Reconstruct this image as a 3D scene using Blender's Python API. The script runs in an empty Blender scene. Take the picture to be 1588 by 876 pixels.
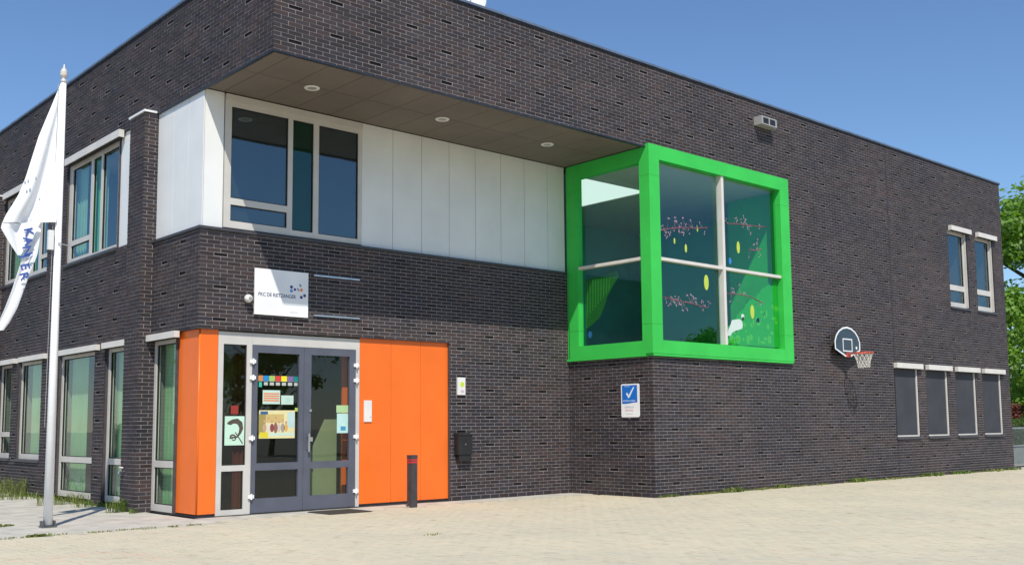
import bpy, bmesh, math, random
import numpy as np
from mathutils import Vector, Matrix
rnd = random.Random(7)
C = bpy.context.scene.collection
scene = bpy.context.scene

# ------------------------------------------------------------------ camera
FPX, PAN, TILT, ROLL = 1612.2277, 0.7309, 0.1011, -0.0087
CAM = np.array([-7.0367, -15.1303, 1.35])
PX, PY = 1.6678, 59.1759
_cp, _sp = math.cos(PAN), math.sin(PAN)
FWD = np.array([_sp*math.cos(TILT), _cp*math.cos(TILT), math.sin(TILT)])
_R = np.array([_cp, -_sp, 0.0]); _U = np.cross(_R, FWD)
_c, _s = math.cos(ROLL), math.sin(ROLL)
RGT, UPV = _c*_R + _s*_U, -_s*_R + _c*_U
cam_data = bpy.data.cameras.new('camera')
cam = bpy.data.objects.new('camera', cam_data); C.objects.link(cam)
m = Matrix.Identity(4)
for i in range(3):
    m[i][0], m[i][1], m[i][2], m[i][3] = RGT[i], UPV[i], -FWD[i], CAM[i]
cam.matrix_world = m
cam_data.sensor_width = 36.0; cam_data.lens = 36.0*FPX/1588.0
cam_data.shift_x = -PX/1588.0; cam_data.shift_y = PY/1588.0
cam_data.clip_end = 2000
scene.camera = cam
def pr(P):
    d = np.asarray(P, float)-CAM; z = d@FWD
    return 794+PX+FPX*(d@RGT)/z, 438+PY-FPX*(d@UPV)/z, z

# ------------------------------------------------------------------ sky, sun, exposure
SUN_D = Vector((1.47, 2.226, -3.39)).normalized()
w = bpy.data.worlds.new('World'); scene.world = w; w.use_nodes = True
nt = w.node_tree; bg = nt.nodes['Background']
sky = nt.nodes.new('ShaderNodeTexSky'); sky.sky_type = 'NISHITA'; sky.sun_disc = False
sky.sun_elevation = math.asin(-SUN_D.z); sky.sun_rotation = math.atan2(-SUN_D.x, -SUN_D.y)
sky.air_density = 1.08; sky.dust_density = 0.0; sky.ozone_density = 8.0
nt.links.new(sky.outputs[0], bg.inputs[0]); bg.inputs[1].default_value = 0.135
sd = bpy.data.lights.new('sun', 'SUN'); sd.energy = 4.5; sd.angle = math.radians(0.53); sd.color = (1.0, 0.945, 0.855)
so = bpy.data.objects.new('sun', sd); C.objects.link(so)
so.rotation_euler = SUN_D.to_track_quat('-Z', 'Y').to_euler(); so.location = (-20, -30, 40)
scene.view_settings.view_transform = 'Standard'; scene.view_settings.look = 'None'
scene.view_settings.exposure = 0.0; scene.view_settings.gamma = 1.0
try:
    scene.cycles.max_bounces = 8; scene.cycles.transparent_max_bounces = 16
    scene.cycles.glossy_bounces = 4; scene.cycles.caustics_reflective = False; scene.cycles.caustics_refractive = False
except Exception: pass

# ------------------------------------------------------------------ materials
def srgb(r, g, b):
    f = lambda c: (c/255/12.92) if c/255 <= 0.04045 else ((c/255+0.055)/1.055)**2.4
    return (f(r), f(g), f(b))
def mat(name, col, rough=0.6, var=0.06, scale=3.0, metal=0.0, bump=0.0, bscale=60.0, spec=0.5, col2=None, tint=False, island=0.0, coat=0.0):
    M = bpy.data.materials.new(name); M.use_nodes = True
    t = M.node_tree; N = t.nodes; L = t.links; b = N['Principled BSDF']
    b.inputs['Roughness'].default_value = rough; b.inputs['Metallic'].default_value = metal
    b.inputs['Specular IOR Level'].default_value = spec
    if coat: b.inputs['Coat Weight'].default_value = coat
    geo = N.new('ShaderNodeNewGeometry')
    no = N.new('ShaderNodeTexNoise'); no.inputs['Scale'].default_value = scale; no.inputs['Detail'].default_value = 6
    L.new(geo.outputs['Position'], no.inputs['Vector'])
    mix = N.new('ShaderNodeMix'); mix.data_type = 'RGBA'
    c2 = col2 if col2 else tuple(max(0, c*(1-2.2*var)) for c in col)
    c1 = col if col2 else tuple(min(1, c*(1+var)) for c in col)
    mix.inputs[6].default_value = (*c1, 1); mix.inputs[7].default_value = (*c2, 1)
    mr = N.new('ShaderNodeMapRange'); mr.inputs[1].default_value = 0.35; mr.inputs[2].default_value = 0.65
    L.new(no.outputs[0], mr.inputs[0]); L.new(mr.outputs[0], mix.inputs[0])
    out = mix.outputs[2]
    if tint:
        at = N.new('ShaderNodeAttribute'); at.attribute_name = 'tint'
        mu = N.new('ShaderNodeMix'); mu.data_type = 'RGBA'; mu.blend_type = 'MULTIPLY'; mu.inputs[0].default_value = 1
        L.new(out, mu.inputs[6]); L.new(at.outputs[0], mu.inputs[7]); out = mu.outputs[2]
    if island:
        hs = N.new('ShaderNodeHueSaturation'); ma = N.new('ShaderNodeMapRange')
        ma.inputs[3].default_value = 1-island; ma.inputs[4].default_value = 1+island
        L.new(geo.outputs['Random Per Island'], ma.inputs[0]); L.new(ma.outputs[0], hs.inputs['Value']); L.new(out, hs.inputs['Color']); out = hs.outputs[0]
    L.new(out, b.inputs['Base Color'])
    if bump:
        n2 = N.new('ShaderNodeTexNoise'); n2.inputs['Scale'].default_value = bscale; n2.inputs['Detail'].default_value = 4
        L.new(geo.outputs['Position'], n2.inputs['Vector'])
        bp_ = N.new('ShaderNodeBump'); bp_.inputs['Strength'].default_value = bump; bp_.inputs['Distance'].default_value = 0.004
        L.new(n2.outputs[0], bp_.inputs['Height']); L.new(bp_.outputs[0], b.inputs['Normal'])
    M['c'] = 1
    return M
def glass(name, tint=(0.75, 0.85, 0.82), ior=1.75, wave=0.0012, rc=(0.93, 0.97, 1)):
    M = bpy.data.materials.new(name); M.use_nodes = True
    t = M.node_tree; N = t.nodes; L = t.links; N.remove(N['Principled BSDF'])
    o = N['Material Output']; tr = N.new('ShaderNodeBsdfTransparent'); tr.inputs[0].default_value = (*tint, 1)
    gl = N.new('ShaderNodeBsdfGlossy'); gl.inputs['Roughness'].default_value = 0.0; gl.inputs[0].default_value = (*rc, 1)
    fr = N.new('ShaderNodeFresnel'); g0 = N.new('ShaderNodeNewGeometry'); mi = N.new('ShaderNodeMapRange')   # same reflectance from both sides of the sheet
    mi.inputs[3].default_value = ior; mi.inputs[4].default_value = 1/ior; L.new(g0.outputs['Backfacing'], mi.inputs[0]); L.new(mi.outputs[0], fr.inputs[0])
    mx = N.new('ShaderNodeMixShader'); L.new(fr.outputs[0], mx.inputs[0]); L.new(tr.outputs[0], mx.inputs[1]); L.new(gl.outputs[0], mx.inputs[2])
    geo = N.new('ShaderNodeNewGeometry'); no = N.new('ShaderNodeTexNoise'); no.inputs['Scale'].default_value = 1.3; no.inputs['Detail'].default_value = 1
    L.new(geo.outputs['Position'], no.inputs['Vector']); b = N.new('ShaderNodeBump'); b.inputs['Strength'].default_value = 1.0; b.inputs['Distance'].default_value = wave
    L.new(no.outputs[0], b.inputs['Height']); L.new(b.outputs[0], gl.inputs['Normal'])
    L.new(mx.outputs[0], o.inputs[0]); return M

M = {}
M['brick'] = mat('charcoal_brick', (0.045, 0.0375, 0.0375), 0.75, 0.16, 0.55, bump=0.5, bscale=90, tint=True, col2=(0.038, 0.0325, 0.034), spec=0.3)
_t = M['brick'].node_tree; _pb = _t.nodes['Principled BSDF']; _src = _pb.inputs['Base Color'].links[0].from_socket
_g = _t.nodes.new('ShaderNodeNewGeometry'); _mp = _t.nodes.new('ShaderNodeMapping'); _mp.inputs['Scale'].default_value = (.45, .45, .9); _t.links.new(_g.outputs['Position'], _mp.inputs[0])
_n1 = _t.nodes.new('ShaderNodeTexNoise'); _n1.inputs['Scale'].default_value = 1.0; _n1.inputs['Detail'].default_value = 3; _t.links.new(_mp.outputs[0], _n1.inputs['Vector'])
_cr = _t.nodes.new('ShaderNodeValToRGB'); _cr.color_ramp.elements[0].position = .36; _cr.color_ramp.elements[0].color = (.76, .82, .95, 1); _cr.color_ramp.elements[1].position = .64; _cr.color_ramp.elements[1].color = (1.24, 1.15, 1.12, 1)
_t.links.new(_n1.outputs[0], _cr.inputs[0]); _mu = _t.nodes.new('ShaderNodeMix'); _mu.data_type = 'RGBA'; _mu.blend_type = 'MULTIPLY'; _mu.inputs[0].default_value = 1
_t.links.new(_src, _mu.inputs[6]); _t.links.new(_cr.outputs[0], _mu.inputs[7]); _t.links.new(_mu.outputs[2], _pb.inputs['Base Color'])
M['mortar'] = mat('grey_mortar', (0.285, 0.25, 0.24), 0.9, 0.12, 5, bump=0.4)
M['pocket'] = mat('dark_recessed_brick', (0.018, 0.015, 0.016), 0.8, 0.1, 5)
M['reveal'] = mat('dark_reveal', (0.07, 0.062, 0.064), 0.8, 0.1, 8)
M['white'] = mat('white_cladding', (0.80, 0.81, 0.79), 0.38, 0.025, 1.2)
M['frame'] = mat('cream_grey_frame', (0.60, 0.575, 0.53), 0.4, 0.03, 3)
M['box'] = mat('pale_shutter_box', (0.72, 0.68, 0.62), 0.4, 0.03, 3)
M['orange'] = mat('orange_panel', (0.90, 0.170, 0.016), 0.35, 0.03, 1.3)
M['green'] = mat('bright_green_panel', (0.05, 0.56, 0.085), 0.42, 0.04, 1.5, spec=0.25)
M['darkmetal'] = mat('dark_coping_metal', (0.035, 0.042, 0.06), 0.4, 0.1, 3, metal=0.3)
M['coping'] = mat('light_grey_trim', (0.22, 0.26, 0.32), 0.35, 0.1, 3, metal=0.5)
M['ledge'] = mat('charcoal_ledge', (0.06, 0.06, 0.07), 0.5, 0.1, 4)
M['soffit'] = mat('taupe_soffit_board', (0.165, 0.140, 0.118), 0.7, 0.05, 1.2)
M['seam'] = mat('dark_seam', (0.02, 0.02, 0.02), 0.9, 0.1, 3)
M['slate'] = mat('slate_grey_door_frame', (0.105, 0.112, 0.145), 0.38, 0.05, 3)
M['steel'] = mat('brushed_steel', (0.62, 0.62, 0.62), 0.28, 0.05, 6, metal=0.9)
M['whitemetal'] = mat('white_painted_metal', (0.90, 0.90, 0.89), 0.35, 0.03, 2)
M['plastic'] = mat('white_plastic', (0.78, 0.77, 0.74), 0.4, 0.03, 3)
M['screen'] = mat('dark_grey_sun_screen', (0.045, 0.048, 0.058), 0.75, 0.08, 2, bump=0.2, bscale=400)
M['glass'] = glass('window_glass', (0.86, 0.92, 0.88), 1.6)
M['glassup'] = glass('upper_window_glass', (0.80, 0.90, 0.94), 2.3, rc=(.72, .92, 1.0))
M['glassgreen'] = glass('green_tinted_glass', (0.40, 0.85, 0.60), 1.8, rc=(.6, .95, .95))
M['glassdoor'] = glass('door_glass', (0.78, 0.84, 0.78), 1.6)
M['bayg'] = glass('bay_glass', (0.74, 0.95, 0.93), 1.9, rc=(.50, .80, .95))
M['baseg'] = mat('ground_sand', (0.43, 0.39, 0.31), 0.95, 0.1, 0.6, bump=0.5, bscale=30)
M['joint'] = mat('paving_joint_sand', (0.50, 0.46, 0.37), 0.95, 0.12, 6)
M['paver'] = mat('beige_clinker', (0.62, 0.555, 0.405), 0.9, 0.07, 0.5, bump=0.5, bscale=120, tint=True, col2=(0.56, 0.51, 0.385))
_t = M['paver'].node_tree; _pb = _t.nodes['Principled BSDF']; _src = _pb.inputs['Base Color'].links[0].from_socket
_g = _t.nodes.new('ShaderNodeNewGeometry'); _n1 = _t.nodes.new('ShaderNodeTexNoise'); _n1.inputs['Scale'].default_value = 3.2; _n1.inputs['Detail'].default_value = 5; _t.links.new(_g.outputs['Position'], _n1.inputs['Vector'])
_cr = _t.nodes.new('ShaderNodeValToRGB'); _cr.color_ramp.elements[0].position = .27; _cr.color_ramp.elements[0].color = (.80, .78, .72, 1); _cr.color_ramp.elements[1].position = .40; _cr.color_ramp.elements[1].color = (1, 1, 1, 1)
_t.links.new(_n1.outputs[0], _cr.inputs[0]); _mu = _t.nodes.new('ShaderNodeMix'); _mu.data_type = 'RGBA'; _mu.blend_type = 'MULTIPLY'; _mu.inputs[0].default_value = 1
_t.links.new(_src, _mu.inputs[6]); _t.links.new(_cr.outputs[0], _mu.inputs[7]); _t.links.new(_mu.outputs[2], _pb.inputs['Base Color'])
M['tile'] = mat('grey_concrete_tile', (0.53, 0.50, 0.43), 0.9, 0.08, 2.5, bump=0.4, bscale=80, island=0.05)
M['rough_wall'] = mat('room_wall', (0.20, 0.22, 0.20), 0.9, 0.1, 1)
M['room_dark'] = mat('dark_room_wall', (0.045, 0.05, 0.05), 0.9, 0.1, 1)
M['ceil'] = mat('white_ceiling', (0.55, 0.55, 0.50), 0.9, 0.03, 1)
M['roomgreen'] = mat('teal_room_wall', (0.10, 0.36, 0.33), 0.9, 0.1, 0.6)
M['roombright'] = mat('bright_green_room_wall', (0.03, 0.45, 0.03), 0.8, 0.1, 0.6)
M['curtain'] = mat('pale_green_curtain', (0.30, 0.52, 0.28), 0.9, 0.06, 2)
M['blind'] = mat('grey_blue_blind', (0.62, 0.68, 0.74), 0.7, 0.1, 2)
M['black'] = mat('black_plastic', (0.02, 0.019, 0.02), 0.45, 0.1, 3)
M['bollard'] = mat('anthracite_bollard_paint', (0.055, 0.05, 0.055), 0.45, 0.1, 8)
M['red'] = mat('red_band', (0.55, 0.03, 0.035), 0.4, 0.05, 4)
M['rim'] = mat('orange_red_steel', (0.62, 0.09, 0.05), 0.4, 0.05, 4)
M['net'] = mat('white_net_cord', (0.72, 0.70, 0.62), 0.8, 0.05, 4)
M['board'] = mat('smoky_backboard', (0.035, 0.055, 0.075), 0.15, 0.1, 5)
M['cloth'] = mat('white_flag_cloth', (0.88, 0.89, 0.91), 0.8, 0.02, 2)
M['fence'] = mat('galvanised_fence', (0.30, 0.34, 0.34), 0.45, 0.1, 4, metal=0.5)
M['bark'] = mat('brown_bark', (0.09, 0.065, 0.045), 0.9, 0.2, 12, bump=0.7, bscale=25)
def flat(name, col, rough=0.5): 
    if name not in M: M[name] = mat(name, col, rough, 0.02, 6)
    return M[name]
def leafmat(name, a, b_):
    m_ = mat(name, a, 0.55, 0.2, 1.4, col2=b_, island=0.35)
    m_.node_tree.nodes['Principled BSDF'].inputs['Transmission Weight'].default_value = 0.0
    t = m_.node_tree; pb = t.nodes['Principled BSDF']; tl = t.nodes.new('ShaderNodeBsdfTranslucent')
    tl.inputs[0].default_value = (a[0]*1.6, a[1]*1.8, a[2]*0.8, 1); mx = t.nodes.new('ShaderNodeMixShader'); mx.inputs[0].default_value = 0.35
    t.links.new(pb.outputs[0], mx.inputs[1]); t.links.new(tl.outputs[0], mx.inputs[2]); t.links.new(mx.outputs[0], t.nodes['Material Output'].inputs[0])
    return m_
M['leaf'] = leafmat('maple_leaves', (0.18, 0.32, 0.035), (0.09, 0.18, 0.022))
M['leaf2'] = leafmat('hedge_leaves', (0.10, 0.16, 0.03), (0.05, 0.09, 0.02))
M['leafred'] = leafmat('red_shrub_leaves', (0.28, 0.05, 0.05), (0.12, 0.04, 0.03))
M['weed'] = leafmat('weed_leaves', (0.12, 0.20, 0.03), (0.20, 0.22, 0.06))
M['drygrass'] = leafmat('dry_grass', (0.26, 0.27, 0.10), (0.14, 0.19, 0.05))

# ------------------------------------------------------------------ building blocks
class Fac:                                   # a facade frame: u along, z up, d outward
    def __init__(s, o, U, N): s.o = np.array(o, float); s.U = np.array(U, float); s.N = np.array(N, float); s.neg = np.dot(np.cross(s.U, (0, 0, 1)), s.N) < 0
    def P(s, u, z, d=0.0):
        v = s.o + s.U*u + s.N*d; return (v[0], v[1], v[2]+z)
D = 2.226; X1 = 8.07; XE = 23.9; ZO = 2.88; ZL = 4.46; ZS = 6.70; ZR = 8.32
FA = Fac((0, 0, 0), (1, 0, 0), (0, -1, 0)); FB = Fac((0, -D, 0), (1, 0, 0), (0, -1, 0))
FL = Fac((0, 0, 0), (0, 1, 0), (-1, 0, 0)); FS = Fac((X1, 0, 0), (0, -1, 0), (-1, 0, 0))
QF = [(0, 3, 2, 1), (4, 5, 6, 7), (0, 1, 5, 4), (1, 2, 6, 5), (2, 3, 7, 6), (3, 0, 4, 7)]
class MB:
    def __init__(s): s.v = []; s.f = []; s.t = []; s.tint = None; s.mi = []; s.cm = 0
    def add(s, vs, fs):
        k = len(s.v); s.v += [tuple(map(float, p)) for p in vs]
        for f in fs: s.f.append(tuple(k+i for i in f)); s.t.append(s.tint); s.mi.append(s.cm)
        return s
    def box(s, x0, x1, y0, y1, z0, z1):
        return s.add([(x0, y0, z0), (x1, y0, z0), (x1, y1, z0), (x0, y1, z0), (x0, y0, z1), (x1, y0, z1), (x1, y1, z1), (x0, y1, z1)], QF)
    def fbox(s, F, u0, u1, z0, z1, d0, d1, back=True):
        vs = [F.P(u0, z0, d0), F.P(u1, z0, d0), F.P(u1, z0, d1), F.P(u0, z0, d1), F.P(u0, z1, d0), F.P(u1, z1, d0), F.P(u1, z1, d1), F.P(u0, z1, d1)]
        fs = QF if back else [QF[0], QF[1], QF[3], QF[4], QF[5]]
        if not F.neg: fs = [tuple(reversed(f)) for f in fs]
        return s.add(vs, fs)
    def fquad(s, F, u0, u1, z0, z1, d):
        vs = [F.P(u0, z0, d), F.P(u1, z0, d), F.P(u1, z1, d), F.P(u0, z1, d)]
        return s.add(vs, [(0, 1, 2, 3) if not F.neg else (3, 2, 1, 0)])
    def plate(s, F, u0, u1, z0, z1, d0, d1, holes=()):
        for r in cells(u0, u1, z0, z1, holes): s.fbox(F, r[0], r[1], r[2], r[3], d0, d1)
        return s
    def tube(s, pts, r, n=8, cap=True):
        pts = [Vector(p) for p in pts]; rs = r if isinstance(r, (list, tuple)) else [r]*len(pts)
        k = len(s.v); up = None
        for i, p in enumerate(pts):
            d = (pts[min(i+1, len(pts)-1)]-pts[max(i-1, 0)])
            d = d.normalized() if d.length > 1e-9 else Vector((0, 0, 1))
            a = Vector((0, 0, 1)) if abs(d.z) < 0.9 else Vector((1, 0, 0))
            if up is None: up = d.cross(a).normalized()
            up = (up - d*up.dot(d)).normalized(); w2 = d.cross(up)
            for j in range(n):
                an = 2*math.pi*j/n; s.v.append(tuple(p+rs[i]*(math.cos(an)*up+math.sin(an)*w2)))
        for i in range(len(pts)-1):
            for j in range(n):
                a, b = k+i*n+j, k+i*n+(j+1) % n; s.f.append((a, b, b+n, a+n)); s.t.append(s.tint); s.mi.append(s.cm)
        if cap:
            s.f.append(tuple(k+j for j in reversed(range(n)))); s.t.append(s.tint); s.mi.append(s.cm)
            s.f.append(tuple(k+(len(pts)-1)*n+j for j in range(n))); s.t.append(s.tint); s.mi.append(s.cm)
        return s
    def lathe(s, c, prof, n=16, axis='z'):       # prof: (radius, height)
        k = len(s.v)
        for r, h in prof:
            for j in range(n):
                a = 2*math.pi*j/n; x, y = r*math.cos(a), r*math.sin(a)
                s.v.append((c[0]+x, c[1]+y, c[2]+h) if axis == 'z' else ((c[0]+x, c[1]-h, c[2]+y) if axis == 'y' else (c[0]-h, c[1]+x, c[2]+y)))
        for i in range(len(prof)-1):
            for j in range(n):
                a, b = k+i*n+j, k+i*n+(j+1) % n; s.f.append((a, b, b+n, a+n)); s.t.append(s.tint); s.mi.append(s.cm)
        return s
    def prism(s, F, poly, d0, d1):              # outline in (u,z) extruded along d
        n = len(poly); k = len(s.v)
        s.v += [F.P(u, z, d1) for u, z in poly] + [F.P(u, z, d0) for u, z in poly]
        fs = [tuple(range(n)), tuple(reversed(range(n, 2*n)))] + [(i, i+n, (i+1) % n+n, (i+1) % n) for i in range(n)]
        if F.neg: fs = [tuple(reversed(f)) for f in fs]
        for f in fs: s.f.append(tuple(k+i for i in f)); s.t.append(s.tint); s.mi.append(s.cm)
        return s
    def mesh(s, name, mats, smooth=False, tint=False):
        me = bpy.data.meshes.new(name); me.from_pydata(s.v, [], s.f)
        for m_ in (mats if isinstance(mats, (list, tuple)) else [mats]): me.materials.append(m_)
        if any(s.mi): me.polygons.foreach_set('material_index', s.mi)
        if smooth: me.polygons.foreach_set('use_smooth', [True]*len(s.f))
        if tint:
            at = me.color_attributes.new('tint', 'FLOAT_COLOR', 'CORNER')
            arr = []
            for f, t in zip(s.f, s.t): arr += list((*(t or (1, 1, 1)), 1.0))*len(f)
            at.data.foreach_set('color', arr)
        me.update(); return me
    def build(s, name, mats, parent=None, smooth=False, tint=False, kind=None):
        o = bpy.data.objects.new(name, s.mesh(name, mats, smooth, tint)); C.objects.link(o)
        if parent is not None: o.parent = parent
        if kind: o['kind'] = kind
        return o
def cells(u0, u1, z0, z1, holes):
    hs = [h for h in holes if h[0] < u1-1e-4 and h[1] > u0+1e-4 and h[2] < z1-1e-4 and h[3] > z0+1e-4]
    if not hs: return [(u0, u1, z0, z1)]
    zs = sorted({z0, z1} | {min(max(h[2], z0), z1) for h in hs} | {min(max(h[3], z0), z1) for h in hs}); out = []
    for a, b in zip(zs[:-1], zs[1:]):
        if b-a < 1e-4: continue
        iv = [(u0, u1)]
        for h in hs:
            if h[2] < b-1e-4 and h[3] > a+1e-4:
                nv = []
                for p, q in iv:
                    if h[1] <= p or h[0] >= q: nv.append((p, q)); continue
                    if h[0] > p+1e-4: nv.append((p, h[0]))
                    if h[1] < q-1e-4: nv.append((h[1], q))
                iv = nv
        out += [(p, q, a, b) for p, q in iv]
    return out
def empty(name, loc=(0, 0, 0)):
    o = bpy.data.objects.new(name, None); C.objects.link(o); o.location = loc; o.empty_display_size = 0.2; return o
def tag(o, label, cat, group=None):
    o['label'] = label; o['category'] = cat
    if group: o['group'] = group
    return o
def struct(o): o['kind'] = 'structure'; return o
def text(name, body, size, F, u, z, d, m_, parent, align='LEFT', sx=1.0, bold=0.0):
    cu = bpy.data.curves.new(name, 'FONT'); cu.body = body; cu.size = size; cu.align_x = align; cu.extrude = 0.0008; cu.offset = bold
    cu.resolution_u = 3
    t = bpy.data.objects.new(name, cu); C.objects.link(t)
    dg = bpy.context.evaluated_depsgraph_get(); me = bpy.data.meshes.new_from_object(t.evaluated_get(dg))
    C.objects.unlink(t); bpy.data.objects.remove(t)
    me.materials.clear(); me.materials.append(m_)
    p = F.P(u, z, d); mt = Matrix(((F.U[0]*sx, 0, F.N[0], p[0]), (F.U[1]*sx, 0, F.N[1], p[1]), (0, 1, 0, p[2]), (0, 0, 0, 1)))
    me.transform(mt); o = bpy.data.objects.new(name, me); C.objects.link(o)
    if parent is not None: o.parent = parent
    return o

# ------------------------------------------------------------------ ground
g = MB(); g.add([(-400, -400, -.03), (600, -400, -.03), (600, 600, -.03), (-400, 600, -.03)], [(0, 1, 2, 3)])
struct(g.build('ground', M['baseg']))
def inview(x, y, mg=230):
    u, v, z = pr((x, y, 0)); return z > 1 and -mg < u < 1588+mg and 500 < v < 876+mg
def inside_building(x, y): return (x > 0 and y > 0) or (x > X1 and y > -D)
pv = struct(MB().box(-14, 30, -14, -0.97, -.028, -.006).build('paving', M['joint']))
PW = 0.105; cand = []
for i in range(-140, 290):
    for j in range(-140, 5):
        # herringbone of 2:1 clinkers on a grid of PW squares
        k = (i-j) % 4
        if k == 0: r = (i*PW, (i+2)*PW, j*PW, (j+1)*PW)
        elif k == 3: r = (i*PW, (i+1)*PW, j*PW, (j+2)*PW)
        else: continue
        cx_, cy_ = (r[0]+r[1])/2, (r[2]+r[3])/2
        if r[3] > -0.99 and not (cx_ > 0 and r[3] < -0.62): continue
        if cy_ > -0.62 or not inview(cx_, cy_) or inside_building(r[1], r[3]): continue
        cand.append((r, cx_, cy_))
def px_size(x, y, z): 
    u, v, zz = pr((x, y, z)); return zz if (0 < u < 1588 and 0 < v < 876) else 1e6+zz
cand.sort(key=lambda c: px_size(c[1], c[2], 0))
PAVT = [(1, 1, 1), (.97, .975, .98), (1.03, 1.02, 1.0), (1.04, 1.0, .97), (.96, .965, .95), (1.0, .985, .965), (.985, .99, .965), (1.02, 1.0, .985)]
pmesh = {}
field = MB()
def paver_geo(mb, w_, h_):                       # centred at 0
    g_ = 0.0022
    mb.box(-w_/2+g_, w_/2-g_, -h_/2+g_, h_/2-g_, -.02, 0)
for n, (r, x, y) in enumerate(cand):
    w_, h_ = r[1]-r[0], r[3]-r[2]; ti = rnd.randrange(8); dz = rnd.uniform(-.0015, .0015)
    pinkish = x < -2.3 and y < -3.3 and rnd.random() < 0.5
    if n < 300:
        key = (ti, w_ > h_)
        if key not in pmesh:
            mb = MB(); mb.tint = PAVT[ti]; paver_geo(mb, w_, h_); pmesh[key] = mb.mesh('paver', M['paver'], tint=True)
        o = bpy.data.objects.new('paver', pmesh[key]); C.objects.link(o); o.location = (x, y, dz); o.parent = pv
    else:
        g_ = 0.0022; k = len(field.v); x0, x1, y0, y1 = r[0]+g_, r[1]-g_, r[2]+g_, r[3]-g_
        t = PAVT[ti]; field.tint = (t[0]*1.04, t[1]*.96, t[2]*.95) if pinkish else t
        a, b = rnd.uniform(-.0009, .0009), rnd.uniform(-.0009, .0009)
        field.add([(x0, y0, dz+a), (x1, y0, dz-b), (x1, y1, dz-a), (x0, y1, dz+b), (x0, y0, -.02), (x1, y0, -.02), (x1, y1, -.02), (x0, y1, -.02)],
                  [(0, 1, 2, 3), (0, 4, 5, 1), (1, 5, 6, 2), (2, 6, 7, 3), (3, 7, 4, 0)])
field.build('paver_field', M['paver'], pv, tint=True, kind='stuff')
# concrete tile footpath along the left facade and a strip before the entrance
tp = struct(MB().box(-8, 0.0, -0.96, 16, -.028, -.008).build('footpath', M['joint']))
T = 0.30; tl = []
for i in range(-27, 0):
    for j in range(0, 56):
        x0, y0 = i*T, -0.955+j*T+(0.15 if i % 2 else 0)
        if inview(x0+.15, y0+.15): tl.append((x0, y0, min(x0+T, -0.02), y0+T))
ts = struct(MB().box(0.0, 8.07, -0.625, 0.0, -.028, -.008).build('entrance_strip', M['joint']))
tile_m = MB().box(-.148, .148, -.148, .148, -.02, 0).mesh('paving_tile', M['tile'])
tl.sort(key=lambda c: pr(((c[0]+c[2])/2, c[1], 0))[2])
for n, (x0, y0, x1, y1) in enumerate(tl[:290]):
    o = bpy.data.objects.new('paving_tile', tile_m); C.objects.link(o); o.location = ((x0+x1)/2, (y0+y1)/2, rnd.uniform(-.002, .002)); o.parent = tp
rest = MB()
for (x0, y0, x1, y1) in tl[290:]: rest.box(x0+.002, x1-.002, y0+.002, y1-.002, -.02, 0)
if rest.v: rest.build('paving_tile_field', M['tile'], tp, kind='stuff')
for i in range(27):
    for j in range(2):
        o = bpy.data.objects.new('paving_tile', tile_m); C.objects.link(o); o.location = (i*T+.15, -.155-j*T, rnd.uniform(-.002, .002)); o.parent = ts

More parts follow.
